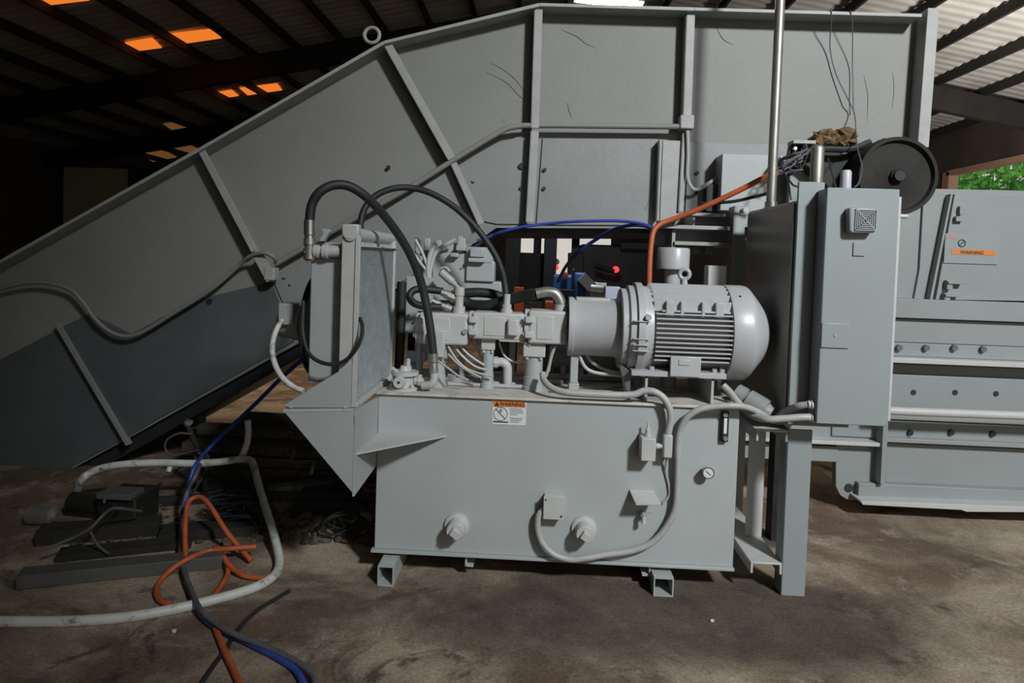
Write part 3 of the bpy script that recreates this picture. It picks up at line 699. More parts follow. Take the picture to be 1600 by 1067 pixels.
# ================================================================== bell housing and the row of pumps
bh = thing('bell_housing', (AX(927), YA, zt), 'smooth grey cylindrical bell housing between pump row and motor', 'coupling')
rb = S(46, YA)
MB().lathe((AX(887), YA, za), (AX(968), YA, za), [(0,rb*.5),(0,rb*1.0),(.09,rb*1.0),(.10,rb*.96),(.9,rb*.98),(.94,rb*1.03),(1,rb*1.05)], 44).build('barrel', 'motor', bh, bevel=.001)
MB().box(AX(898), AX(950), YA-.05, YA+.05, za+rb*.9, za+rb*1.0).build('inspection_cover', 'paint_light', bh, bevel=.003)
a = R4(891, 568, 903, 600, YA-.04)
MB().box(a[0]-.006, a[1]+.006, YA-.06, YA+.06, zt, zt+.05).box(a[0], a[1], YA-.04, YA+.04, zt+.05, za-rb*.9).build('support_foot', 'paint', bh, bevel=.003)
def pump(x0, x1, top, bot, label, pipe_px, pr, block):
    xc = (AX(x0)+AX(x1))/2
    t = thing('hydraulic_pump', (xc, YA, zt), label, 'pump', 'pumps in a row on the tank lid')
    zc = Z((x0+x1)/2, (top+bot)/2, YA); hh = S((bot-top)/2, YA); yd = hh*1.02
    X0, X1 = AX(x0), AX(x1); w = X1-X0
    MB().prism([(X0+.012, zc-hh), (X1, zc-hh), (X1, zc+hh), (X0+.012, zc+hh)], YA-yd, YA+yd).build('casing', 'paint_light', t, bevel=.012, seg=3)
    MB().box(X0+w*.25, X1-w*.34, YA-yd-.003, YA-yd+.01, zc-hh*.72, zc+hh*.72).build('cast_panel', 'paint_light', t, bevel=.005)
    MB().cyl((X0-.008, YA, zc), (X0+.014, YA, zc), hh*1.02, n=28).build('flange', 'paint_light', t, bevel=.002)
    for s in (-1, 1): MB().box(X0-.004, X0+.036, YA-yd-.022, YA-yd+.02, zc+s*hh*.45-.016, zc+s*hh*.45+.016).build('ear', 'paint_light', t, bevel=.005)
    if x1 == 820: MB().box(X1-.085, X1-.03, YA-yd-.03, YA-yd+.02, zc-hh*.62, zc+hh*.62).build('end_boss', 'paint_light', t, bevel=.010, seg=3)
    else: MB().cyl((X1-.012, YA-yd-.012, zc-hh*.1), (X1-.012, YA-yd+.02, zc-hh*.1), .014, n=6).build('bolt', 'baler', t)
    for s in (-1, 1): MB().cyl((X0-.014, YA-yd-.004, zc+s*hh*.45), (X0-.002, YA-yd-.004, zc+s*hh*.45), .011, n=6).build('bolt', 'baler', t)
    xp = AX(pipe_px)
    zk = Z(pipe_px, block, YA); r = S(pr, YA)
    MB().box(xp-r*1.15, xp+r*1.15, YA-r*1.15, YA+r*1.15, zk, zc-hh*.9).build('inlet_block', 'paint_light', t, bevel=.006)
    MB().lathe((xp, YA, zt), (xp, YA, zk), [(0,r*1.12),(.12,r*1.12),(.13,r),(.40,r),(.41,r*.93),(1,r*.93)], 22).build('suction_pipe', 'paint', t)
    for s in (-.7, .7): MB().cyl((xp+s*r, YA-r*.9, zk-.012), (xp+s*r, YA-r*.9, zk), .008, n=6).build('bolt', 'paint_light', t)
    return t, zc, hh
pa = pump(822, 886, 484, 535, 'right pump of the row, flanged against the bell housing', 836, 15, 556)
pb = pump(736, 820, 487, 529, 'middle pump of the row, with a slim pipe stub on top', 764, 9.5, 546)
pc = pump(655, 733, 487, 536, 'left pump of the row, partly behind the black hose', 686, 13, 560)
MB().box(AX(676), AX(700), YA-.12, YA-.06, Z(686,553,YA), Z(686,512,YA)).build('port_block', 'paint_light', pc[0], bevel=.006)
MB().box(AX(655), AX(668), YA-.09, YA+.06, Z(660,520,YA), Z(660,492,YA)).build('end_cap', 'paint_light', pc[0], bevel=.006)
q = P(792, 485, YA); MB().lathe((q.x, YA-.03, pb[1]+pb[2]-.01), (q.x, YA-.03, Z(792,459,YA)), [(0,.030),(.25,.030),(.26,.024),(.5,.024),(.5,.017),(1,.017)], 16).build('outlet_stub', 'paint_light', pb[0])
q = P(718, 485, YA); MB().lathe((q.x, YA-.03, pc[1]+pc[2]-.01), (q.x, YA-.03, Z(718,448,YA)), [(0,.032),(.3,.032),(.31,.022),(.7,.022),(.7,.026),(1,.026)], 16).build('outlet_stub', 'paint_light', pc[0])
MB().tube(PP([(877,485,YA),(876,472,YA),(868,459,YA),(854,456,YA),(838,459,YA)]), .026, 14).build('outlet_elbow', 'dull_steel', pa[0])
q = P(877, 485, YA); MB().cyl((q.x, YA, pa[1]+pa[2]-.01), (q.x, YA, pa[1]+pa[2]+.03), .036, n=18).build('elbow_flange', 'paint_light', pa[0])

# thick black hoses lying behind the pumps
tag(MB().tube(PP([(838,459,YA),(815,463,YA+.05),(790,470,YA+.08),(760,478,YA+.1),(735,476,YA+.14),(712,462,YA+.16)]), .030, 12).build('suction_hose', 'rubber'), 'thick black hose from the grey elbow behind the right pump', 'hose')
tag(MB().tube(PP([(800,474,3.62),(775,461,3.62),(750,457,3.62),(725,458,3.62)]), .026, 12).build('suction_hose', 'rubber'), 'thick black hose lying behind the outlet stub of the middle pump', 'hose')
tag(MB().tube(PP([(692,455,3.50),(665,452,3.47),(648,453,3.44),(640,462,3.42),(645,472,3.41),(660,478,3.41),(690,480,3.43)]), .019, 12).build('return_hose', 'rubber'), 'short black hose bent in a tight hairpin left of the pumps', 'hose')
ft = thing('hose_fitting', P(700, 470, 3.44), 'cluster of bright threaded hose fittings above the left pump', 'fitting')
for a, b2, r in (((690,457),(705,462),.022),((700,462),(716,468),.026),((676,470),(692,478),.018),((692,478),(706,483),.022),((706,452),(722,456),.018)):
    MB().lathe(P(*a,3.44), P(*b2,3.44), [(0,r*.8),(.3,r*.8),(.32,r),(.7,r),(.72,r*.85),(1,r*.85)], 8).build('nut', 'dull_steel', ft)

# ================================================================== valve manifold
YV = 3.80
vm = thing('valve_manifold', P(715, 600, YV), 'grey hydraulic valve manifold block with stepped valves behind the pumps', 'valve')
for nm, b4, d, y in (('block', (675,395,732,470), .2, YV), ('block', (690,380,728,400), .16, YV+.03), ('block', (655,392,690,470), .1, YV+.06), ('fitting', (662,372,672,392), .04, YV+.02), ('fitting', (672,386,686,396), .05, YV-.02), ('cap', (655,400,668,412), .05, YV), ('fitting', (716,372,727,384), .05, YV+.02), ('valve', (728,386,770,412), .12, YV-.02), ('valve', (728,408,772,440), .14, YV-.02), ('solenoid', (731,403,757,410), .05, YV-.06), ('solenoid', (734,387,756,402), .10, YV-.06), ('valve_base', (728,440,783,470), .2, YV), ('solenoid', (712,383,728,392), .09, YV-.03), ('cap', (702,395,716,402), .05, YV-.05)):
    MB().pbox(*b4, y, d).build(nm, 'paint', vm, bevel=.006)
q = P(720, 420, YV); MB().cyl((q.x, YV-.002, q.z), (q.x, YV+.01, q.z), .005, n=10).build('port_hole', 'dark', vm)
for px, py in ((648,375),(680,379),(714,373)):
    MB().pbox(px, py-4, px+9, py+22, YV-.01, .03).build('fitting', 'paint', vm, bevel=.006)
for pts, r in (([(649,374),(660,395),(668,418),(674,440),(684,450)], .008), ([(681,380),(674,393),(670,408),(669,425),(672,445)], .014), ([(712,374),(696,383),(684,391),(676,405),(671,430),(675,450)], .013), ([(645,395),(658,412),(667,424),(674,438),(680,446)], .008)):
    tag(MB().tube(PP([(x, y, YV-.06) for x, y in pts]), r, 8).build('lead', 'paint_light'), {0.014: 'thick grey lead curving from the middle fitting of the valve manifold', .013: 'grey lead arching left from the right fitting of the valve manifold'}.get(r, 'thin grey lead running from %s down behind the black hose' % ('the left manifold fitting' if pts[0][0] > 647 else 'beside the black hose')), 'cable')
tag(MB().lathe(P(688,424,3.62), P(712,445,3.62), [(0,.012),(.05,.022),(.8,.022),(.82,.016),(1,.012)], 12).build('cylinder_valve', 'conduit'), 'light grey slanting tube shaped fitting before the valve manifold', 'fitting')
tag(MB().tube(PP([(711,444,3.62),(722,453,3.62),(735,460,3.62)]), .007, 8).build('rod', 'paint_light'), 'thin bright rod leading down from the slanting tube fitting', 'rod')
tag(MB().tube(PP([(688,420,3.66),(696,418,3.65),(703,424,3.64)]), .008, 8).build('bail', 'paint_light'), 'small bent grey bail above the slanting tube fitting', 'handle')
# stand plate with struts
sp = thing('manifold_stand', P(646, 605, 3.72), 'upright grey plate with small holes carrying the valve manifold', 'bracket')
a = R4(634, 432, 676, 520, 3.72)
MB().box(a[0], a[1], 3.72, 3.735, a[2], a[3]).build('plate', 'paint', sp, bevel=.003)
for px in (642, 660): MB().pbox(px-6, 515, px+6, 562, 3.70, .05).build('strut', 'paint', sp)
MB().pbox(634, 548, 664, 566, 3.68, .09).build('clamp', 'lavender', sp, bevel=.004)
q = P(645, 590, 3.72); MB().box(q.x-.03, q.x+.05, 3.70, 3.75, zt, a[2]).build('leg', 'paint', sp)
for px, py in ((638,493),(645,505)):
    q = P(px, py, 3.72); MB().cyl((q.x, 3.717, q.z), (q.x, 3.73, q.z), .006, n=10).build('hole', 'dark', sp)
tag(MB().tube(PP([(628,440,3.68),(627,480,3.68),(625,540,3.68),(622,600,3.70)]), .026, 12).build('drop_hose', 'rubber'), 'thick black hose dropping straight down right of the radiator fins', 'hose')

# round flanged return valve at the left end of the lid
rv = thing('return_valve', P(632, 608, 3.33), 'round flanged grey valve with a port plug on the lid beside the radiator', 'valve')
q = P(632, 600, 3.34); yv = 3.34; x0 = q.x
MB().lathe((x0, yv, zt), (x0, yv, zt+.115), [(0,.075),(.10,.075),(.12,.05),(.6,.05),(.62,.068),(.78,.068),(.8,.03),(1,.02)], 28).build('body', 'paint_light', rv)
MB().lathe((x0-.012, yv-.05, zt+.045), (x0-.012, yv-.085, zt+.045), [(0,.030),(.7,.030),(1,.026)], 18).build('port_plug', 'paint_light', rv)
MB().cyl((x0-.012, yv-.087, zt+.046), (x0-.012, yv-.08, zt+.046), .007, n=10).build('plug_hole', 'dark', rv)
for k in range(6):
    an = k*PI/3+.3; MB().cyl((x0+.062*math.cos(an), yv+.062*math.sin(an), zt+.01), (x0+.062*math.cos(an), yv+.062*math.sin(an), zt+.028), .010, n=6).build('bolt', 'paint_light', rv)
MB().bar((x0-.06, yv-.03, zt+.11), (x0-.02, yv-.03, zt+.085), .012, .012).bar((x0-.075, yv-.03, zt+.05), (x0-.05, yv-.03, zt+.07), .02, .02).build('handle', 'paint_light', rv)
MB().lathe((x0+.015, yv, zt+.09), (x0+.015, yv, zt+.15), [(0,.018),(.4,.018),(.42,.012),(1,.010)], 12).build('top_fitting', 'paint_light', rv)
MB().lathe((x0+.05, yv, zt+.045), (x0+.11, yv, zt+.045), [(0,.024),(.3,.024),(.32,.030),(.6,.030),(.62,.02),(1,.02)], 8).build('side_fitting', 'paint_light', rv)

# blue grey accumulator tube behind the pumps
ac = thing('accumulator', P(915, 600, 3.86), 'blue grey horizontal tube lying behind the bell housing foot', 'tube')
MB().lathe(P(858,556,3.84), P(975,560,3.84), [(0,.03),(0,.058),(.03,.062),(.97,.062),(1,.05)], 24).build('barrel', 'skirt', ac)
for px in (880, 950):
    q = P(px, 570, 3.84); MB().box(q.x-.012, q.x+.012, 3.80, 3.88, zt, q.z).build('saddle', 'paint', ac)
lv = thing('lavender_pump_cover', P(957, 490, 3.9), 'small pale lavender box behind the bell housing', 'box')
MB().pbox(945, 448, 969, 500, 3.9, .1).build('case', 'lavender', lv, bevel=.006)
q = P(957, 500, 3.95); MB().box(q.x-.03, q.x+.03, 3.91, 3.96, zt, q.z+.01).build('foot', 'paint', lv)
# ================================================================== the oil cooler (radiator)
YR0, YR1 = 2.86, 3.60
xr1 = X(557, 500, YR0)
xr0 = X(531, 500, YR0)
zr0, zr1 = Z(555, 636, YR0), Z(555, 366, YR0)
rd = thing('oil_cooler', (xr0, 3.2, zr0), 'tall grey oil cooler radiator with fine fins bolted to the left tank end', 'radiator')
MB().box(xr0, xr1-.010, YR0+.03, YR1-.03, zr0+.02, zr1-.03).build('core', 'fins', rd)
fb = MB()
for k in range(96):
    z = zr0+.03 + k*(zr1-zr0-.08)/95
    fb.box(xr1-.010, xr1-.003, YR0+.03, YR1-.03, z-.0014, z+.0014)
fb.build('cooling_fins', 'fins', rd, kind='stuff')
MB().box(xr0, xr1, YR0, YR0+.03, zr0, zr1).build('front_channel', 'paint_light', rd, bevel=.003)
MB().box(xr1-.012, xr1+.008, YR0-.006, YR0+.012, zr0, zr1-.01).build('front_edge', 'paint_light', rd, bevel=.002)
MB().box(xr0, xr1+.004, YR1-.03, YR1, zr0, zr1-.01).build('rear_channel', 'paint_light', rd, bevel=.003)
zh = zr1
MB().cyl((xr0+.036, YR0-.01, zh-.0), (xr0+.036, YR1, zh-.0), .030, n=20).build('top_header', 'paint_light', rd, bevel=.002)
MB().pprism([(533,350),(560,350),(560,366),(551,375),(540,375),(533,368)], YR0-.012, .05).build('header_cap', 'paint_light', rd, bevel=.008)
MB().box(xr1-.02, xr1+.012, YR0+.04, YR1, zr1-.052, zr1-.046).build('top_flange', 'paint_light', rd, bevel=.002)
MB().box(xr0, xr1+.010, YR0+.02, YR1, zr0-.006, zr0+.016).build('bottom_flange', 'paint_light', rd, bevel=.002)
# fan shroud behind the front channel
xs0 = X(486, 500, YR0+.09)
MB().box(xs0, xr0+.002, YR0+.07, YR1-.05, Z(508,600,YR0+.09), Z(508,402,YR0+.09)).build('fan_shroud', 'paint', rd, bevel=.005)
MB().box(xs0, xr0+.002, YR0+.14, YR1-.1, Z(508,402,YR0+.1), Z(508,378,YR0+.1)).build('upper_shroud', 'paint', rd, bevel=.004)
yf = (YR0+YR1)/2; zf2 = Z(478, 508, 3.15)
xf = X(477, 508, 3.05)
MB().torus((xf, yf, zf2), (1,0,0), .235, .012, 44, 8).torus((xf, yf, zf2), (1,0,0), .15, .005, 36, 6).build('fan_guard', 'black', rd)
MB().cyl((xf, yf, zf2), (xs0+.02, yf, zf2), .225, n=40).build('fan_ring', 'skirt', rd)
fmo = MB().lathe((X(440,505,yf), yf, zf2), (X(473,505,yf), yf, zf2), [(0,.03),(0,.066),(.08,.072),(.6,.075),(.62,.082),(1,.082)], 26).build('fan_motor', 'paint', rd)
MB().pbox(434, 474, 458, 508, yf-.10, .09).build('motor_box', 'paint', rd, bevel=.006)
# inlet port at the top left
yi = YR0+.05
MB().lathe(P(533,393,yi), P(478,393,yi), [(0,.027),(.35,.027),(.36,.033),(.5,.033),(.51,.024),(.62,.024),(.63,.030),(.75,.030),(.76,.022),(1,.022)], 10).build('inlet_port', 'paint_light', rd)
MB().lathe(P(484,408,yi), P(484,372,yi), [(0,.015),(.1,.027),(.55,.027),(.56,.022),(.7,.022),(.72,.027),(1,.025)], 10).build('inlet_elbow', 'dull_steel', rd)
MB().pprism([(501,357),(514,358),(515,362),(506,377),(498,377),(505,363)], yi+.05, .03).build('lifting_tab', 'paint', rd, bevel=.002)
# triangular mounting plates
MB().pprism([(445,632),(536,576),(553,564),(555,637),(450,637)], YR0-.004, .006).build('upper_gusset', 'paint', rd, bevel=.001)
for px, py in ((456,635),(540,636)):
    q = P(px, py, YR0); MB().cyl((q.x, YR0-.010, q.z), (q.x, YR0, q.z), .006, n=8).build('rivet', 'paint_light', rd)
bk = thing('cooler_bracket', (xr1-.1, 3.05, zb), 'folded grey triangular bracket carrying the radiator off the tank corner', 'bracket')
MB().pprism([(443,642),(552,640),(554,774)], YR0-.004, .006).build('front_plate', 'paint', bk, bevel=.001)
MB().pprism([(443,639),(553,638),(553,642),(443,644)], YR0-.006, .30).build('top_fold', 'paint_light', bk)
xb = X(556, 700, YR0)
MB().extr([(xb, YR0-.006, Z(556,638,YR0)), (xl, YT, Z(588,620,YT)), (xl, YT, Z(588,727,YT)), (xb, YR0-.006, Z(556,775,YR0))], (-.008, 0, 0)).build('side_plate', 'paint', bk)
MB().extr([(xb, YR0+.01, Z(558,709,YR0)), (X(698,679,YT), YT, Z(650,678,YT)), (xl, YT, Z(600,677,YT))], (0, 0, -.008)).build('shelf_gusset', 'paint_light', bk)

# black power cord around the shroud, white cord from the fan motor
tag(MB().tube(PP([(474,470,2.90),(473,515,2.88),(479,545,2.85),(492,561,2.83),(515,569,2.82),(538,564,2.82),(556,546,2.81),(565,525,2.82),(566,508,2.84),(562,497,2.87)]), .0085, 8).build('power_cable', 'rubber'), 'black cord looping round the front of the radiator shroud', 'cable')
tag(MB().tube(PP([(441,500,yf-.12),(432,515,3.08),(426,535,3.05),(426,555,3.03),(432,575,3.0),(443,592,2.98),(458,604,2.97),(474,611,2.96)]), .013, 10).build('fan_lead', 'white_hose'), 'white lead curving down from the radiator fan motor', 'cable')

# ---- the two big arched hoses
h1 = MB().tube(PP([(484,360,yi),(484,343,yi),(488,318,yi),(501,299,yi),(523,289,yi+.02),(548,292,yi+.05),(576,311,yi+.1),(607,345,yi+.2),(633,383,yi+.28),(650,418,yi+.33),(661,453,yi+.36),(669,492,yi+.37),(674,525,yi+.37),(677,554,yi+.37)]), .0205, 16).build('arched_hose', 'rubber')
tag(h1, 'thick black hose arching from the radiator top port down before the pumps', 'hose')
y3 = yi+.37
hf = thing('hose_end', P(677, 600, y3), 'bright crimped hose end and elbow at the foot of the front arched hose', 'fitting')
MB().lathe(P(677,552,y3), P(678,582,y3), [(0,.0235),(.45,.0235),(.5,.018),(.7,.021),(1,.021)], 14).build('ferrule', 'dull_steel', hf)
MB().tube(PP([(678,580,y3),(678,592,y3),(673,600,y3),(660,603,y3+.01)]), .019, 12).build('elbow', 'paint_light', hf)
hs = thing('hose_ferrule', P(484, 372, yi), 'bright crimped sleeve at the radiator end of the front arched hose', 'fitting')
MB().lathe(P(484,372,yi), P(484,344,yi), [(0,.021),(.15,.021),(.2,.025),(1,.0245)], 14).build('sleeve', 'steel', hs)
tag(MB().tube(PP([(563,372,3.40),(564,345,3.42),(572,322,3.44),(590,304,3.46),(617,294,3.48),(645,294,3.5),(676,303,3.5),(712,325,3.5),(745,357,3.5),(770,392,3.5),(783,420,3.5),(789,445,3.5),(791,464,3.48)]), .0165, 14).build('arched_hose', 'rubber'), 'thinner black hose arching from behind the radiator down to the middle pump', 'hose')

# ---- small leads drooping round the pumps
leads = [([(700,541),(712,560),(728,575),(748,583),(770,588)],3.40),([(706,535),(722,556),(742,572),(760,578)],3.42),([(712,533),(730,552),(748,565),(765,575)],3.44),
 ([(700,553),(715,568),(732,580),(752,590)],3.38),([(704,526),(714,545),(728,558),(752,568),(762,570)],3.46),([(740,530),(746,545),(752,558),(762,566)],3.5),
 ([(682,562),(700,575),(716,587),(732,594)],3.33),([(780,535),(786,552),(796,562),(812,566),(826,556)],3.5),([(780,532),(800,533),(818,534),(828,540)],3.40),
 ([(868,540),(862,555),(858,572),(853,588)],3.42),([(862,540),(860,560),(857,580)],3.5),([(903,545),(908,562),(916,575),(930,582),(960,586),(990,588)],3.42),([(912,542),(920,560),(934,572),(955,580),(985,583)],3.46)]
LL = [w + ' thin grey lead under the left pump, counted from the left' for w in ('first','second','third','fourth','fifth')]
LL += ['thin grey lead drooping left of the middle pump pipe', 'low thin grey lead crossing in front of the left pump pipe', 'thin grey lead sagging between middle and right pump pipes', 'thin grey lead running level under the middle pump', 'front grey lead hanging beside the right pump pipe', 'rear grey lead hanging beside the right pump pipe', 'left grey lead dropping under the bell housing onto the lid', 'right grey lead dropping under the bell housing onto the lid']
for i, (pts, y) in enumerate(leads):
    tag(MB().tube(PP([(a, b, y) for a, b in pts]), .0055 if i < 9 else .0085, 7, 6).build('lead', 'paint_light' if i % 3 else 'conduit'),
        LL[i], 'cable',
        'grey leads round the pump row')
pipes = [([(668,582),(720,586),(790,588),(826,586)],3.53,.010),([(700,578),(770,580),(850,580),(880,578)],3.63,.013),([(690,570),(760,571),(860,573),(985,577)],3.78,.012),([(700,590),(750,592),(800,592),(838,588)],3.46,.011),([(690,583),(740,582),(790,584),(830,580)],3.58,.012),([(700,574),(760,575),(820,576)],3.68,.012),([(862,578),(900,590),(940,592),(988,590)],3.40,.011)]
lab = ['thin grey pipe lying on the lid just behind the front pipe','thick grey pipe lying on the lid below the manifold stand','rearmost long grey pipe along the back edge of the lid','front grey pipe lying on the lid before the pump feet','second grey pipe lying on the lid behind the pump pipes','rear grey pipe lying on the lid behind the pump pipes','grey pipe lying on the lid under the bell housing']
for (pts, y, r), l in zip(pipes, lab):
    w = [P(a, b, y) for a, b in pts]
    for v in w: v.z = zt + r + .001
    tag(MB().tube(w, r, 8).build('lid_pipe', 'conduit'), l, 'pipe')
q = P(788, 572, 3.5); rf = thing('pipe_elbow', (q.x, 3.5, zt), 'rounded grey pipe elbow on the lid between two pump pipes', 'fitting')
MB().tube(PP([(775,566,3.5),(785,566,3.5),(792,572,3.5),(793,582,3.5)])+[Vector((X(793,590,3.5),3.5,zt))], .024, 12).build('elbow', 'paint_light', rf)
MB().cyl(P(772,566,3.5), P(778,566,3.5), .030, n=8).build('nut', 'paint_light', rf)
for px, y in ((655,3.62),(722,3.62),(800,3.66)):
    q = P(px, 560, y)
    tag(MB().lathe((q.x, y, zt), (q.x, y, Z(px,520,y)), [(0,.028),(.1,.028),(.11,.016),(.85,.016),(.86,.024),(1,.024)], 14).build('riser', 'paint'), {655:'grey riser pipe behind the left pump', 722:'grey riser pipe between left and middle pumps', 800:'grey riser pipe between middle and right pumps'}[px], 'pipe')

# ---- flexible conduits over the tank front
tag(MB().tube([P(848,584,3.36), P(850,594,3.32), P(862,606,3.26), P(885,613,3.225), P(930,616,3.22), P(985,617,3.22), P(1005,611,3.22), P(1022,612,3.21), P(1037,622,3.205), P(1046,638,3.20), P(1048,655,3.20), P(1045,672,3.20), P(1043,682,3.20)], .0165, 12).build('flexible_conduit', 'conduit'), 'grey flexible conduit along the lid bending down to the level switch', 'conduit')
cg = [P(851,796,3.215), P(843,803,3.21), P(840,817,3.21), P(842,835,3.21), P(851,853,3.205), P(867,867,3.20), P(890,874,3.20), P(915,872,3.20), P(945,867,3.21), P(985,861,3.215), P(1018,848,3.215), P(1040,825,3.215), P(1054,797,3.215), P(1058,765,3.215), P(1059,725,3.215), P(1060,690,3.215), P(1064,668,3.21), P(1076,650,3.20), P(1095,639,3.19), P(1120,635,3.185), P(1145,634,3.18), P(1165,636,3.19), P(1185,644,3.22), P(1203,655,3.28), P(1222,662,3.36), P(1232,665,3.45)]
tag(MB().tube(cg, .0150, 12, 7).build('flexible_conduit', 'conduit'), 'long grey flexible conduit looping from the junction box up the tank front to the stand', 'conduit')
tag(MB().tube(PP([(1130,602,3.36),(1140,612,3.34),(1150,625,3.30),(1163,639,3.26),(1178,650,3.22),(1197,655,3.16),(1225,654,3.14),(1252,652,3.13),(1268,652,3.13)]), .0165, 12).build('flexible_conduit', 'conduit'), 'grey flexible conduit from under the motor into the lower gland of the small control box', 'conduit')
tag(MB().tube(PP([(1205,665,3.40),(1214,652,3.32),(1228,642,3.24),(1245,635,3.16),(1262,632,3.13)]), .0155, 12).build('flexible_conduit', 'conduit'), 'short grey flexible conduit bending into the upper gland of the small control box', 'conduit')
tag(MB().tube(PP([(1042,716,3.215),(1040,735,3.24),(1045,758,3.242),(1045,775,3.243),(1035,786,3.243)]), .006, 8).build('lead', 'conduit'), 'thin grey lead hanging from the level switch on the tank front', 'cable')
tag(MB().lathe(P(1146,612,3.40), P(1205,648,3.30), [(0,.03),(.06,.05),(.30,.052),(.31,.04),(.36,.04),(.37,.056),(.85,.058),(.86,.045),(1,.04)], 18).build('cable_gland_sleeve', 'skirt'), 'dusty grey ribbed sleeve lying behind the conduits under the cabinet side', 'fitting')

# ================================================================== stand, cabinet, control box
YS = 3.24
sd = thing('cabinet_stand', P(1240, 930, YS), 'grey steel stand of channels and an angle post beside the right tank end', 'stand')
zc1 = Z(1210, 672, YS); zc0 = Z(1197, 879, YS)
a = R4(1227, 664, 1266, 928, YS)
xp0, xp1 = X(1226, 800, YS), X(1264, 800, YS)
MB().box(xp0, xp1, YS, YS+.012, 0, zc1+.008).box(xp0, xp0+.012, YS+.012, YS+.10, 0, zc1+.008).build('angle_post', 'cabinet', sd, bevel=.004)
def channel(name, x0, x1, z, y1):
    return MB().box(x0, x1, YS+.0, y1, z-.010, z).box(x0, x0+.012, YS+.0, y1, z-.055, z-.010).box(x1-.012, x1, YS+.0, y1, z-.055, z-.010).build(name, 'paint_light', sd, bevel=.003)
channel('top_channel', X(1182,668,YS), xp0, zc1, 3.98); channel('bottom_channel', X(1173,880,YS), xp0, zc0, 3.98)
x0, x1 = X(1168, 750, 3.55), X(1194, 750, 3.55)
MB().box(x0, x1, 3.55, 3.56, zc0, zc1-.01).box(x1-.01, x1, 3.56, 3.66, zc0, zc1-.01).build('rear_upright', 'paint_light', sd, bevel=.003)
x0, x1 = X(1205, 750, 3.9), X(1226, 750, 3.9)
MB().box(x0, x1, 3.86, 3.96, 0, zc1).build('dark_upright', 'grime', sd)
MB().box(x0-.06, x1+.02, 3.80, 4.0, 0, .012).build('foot_plate', 'plate', sd)

cb = thing('electrical_cabinet', P(1240, 640, 3.25), 'tall shallow electrical cabinet with a dark glossy door facing the motor', 'cabinet')
xc0, xc1 = X(1240.5, 460, 3.2), X(1281, 460, 3.2)
zc_t, zc_b = Z(1246, 312, 3.2), zc1+.03
YK = 3.97
MB().box(xc0+.006, X(1340,460,3.2), 3.22, YK, zc_b, zc_t).build('body', 'cabinet_dark', cb, bevel=.006)
MB().box(xc0-.004, xc0+.006, 3.24, YK-.015, zc_b+.015, zc_t-.012).build('door', 'cabinet_dark', cb, bevel=.004)
MB().box(xc0, xc1, 3.20, 3.22, Z(1240,636,3.2), Z(1265,284,3.2)).build('front_plate', 'cabinet', cb, bevel=.003)
for z in (zc_b+.12, (zc_b+zc_t)/2, zc_t-.12): MB().cyl((xc0-.006, YK-.01, z-.03), (xc0-.006, YK-.01, z+.03), .010, n=10).build('hinge', 'cabinet', cb)
a = R4(1171, 331, 1193, 612, 3.99)
MB().box(a[0], X(1200,500,3.99), 3.985, 4.02, a[2], a[3]).build('rear_flange', 'skirt', cb, bevel=.003)
MB().cyl((X(1192,335,3.9), 3.9, zc_t-.12), (X(1192,335,3.9), 3.9, zc_t-.0), .02, n=10).build('hub', 'cabinet', cb)
MB().pbox(1245, 634, 1268, 664, 3.215, .1).build('support_leg', 'cabinet', cb)
# conduit pole on the cabinet
pl = thing('conduit_pole', P(1203, 335, 3.88), 'tall bright metal conduit pole rising from the cabinet top to the roof', 'pole')
q0 = P(1204, 331, 3.88); q1 = Vector((q0.x, 3.88, 5.0))
dq = P(1222, -10, 3.88)
MB().cyl((q0.x, 3.88, zc_t-.06), (q0.x+.004, 3.88, 8.35), .026, n=18).build('tube', 'dull_steel', pl)
MB().lathe((q0.x, 3.88, zc_t-.005), (q0.x, 3.88, zc_t+.05), [(0,.040),(.4,.040),(.42,.034),(1,.034)], 14).build('locknut', 'steel', pl)
q = P(1164, 329, 3.99); MB().cyl((q.x,3.97,q.z), (q.x,4.05,q.z), .016, n=10).build('clamp_screw', 'steel', pl)
st = thing('pipe_stub', P(1275, 285, 3.35), 'bright dome ended steel pipe stub standing behind the cabinet front plate', 'pipe')
q = P(1275, 290, 3.35)
MB().lathe((q.x, 3.35, zc_t-.005), (q.x, 3.35, Z(1275,227,3.35)), [(0,.030),(.93,.030),(.97,.027),(1,.018)], 20).build('tube', 'dull_steel', st)

bx = thing('control_box', P(1340, 667, 3.1), 'small tall grey control box with a square fan vent on its face', 'box')
YX = 3.09
x0, x1 = X(1284, 480, YX), X(1397, 480, YX)
zx1, zx0 = Z(1345, 294, YX), Z(1325, 664, YX)
MB().box(x0+.0, x1+.004, YX+.012, 3.195, zx0+.004, zx1-.004).build('body', 'cabinet', bx, bevel=.004)
MB().box(x0, x1, YX, YX+.012, zx0, zx1).build('door', 'cabinet', bx, bevel=.004)
MB().box(x1+.001, x1+.020, YX+.02, YX+.05, zx0+.02, zx1-.03).build('side_lip', 'paint_light', bx, bevel=.003)
vt = MB().pprism([(1328,324),(1366,324),(1370,328),(1370,360),(1366,364),(1330,364),(1327,360),(1327,328)], YX-.045, .046).build('fan_vent', 'cabinet', bx, bevel=.010, seg=3)
a = R4(1337, 328, 1369, 360, YX-.047); xm, zm = (a[0]+a[1])/2, (a[2]+a[3])/2
MB().box(a[0], a[1], YX-.0462, YX-.044, a[2], a[3]).build('vent_recess', 'grimy_hose', vt)
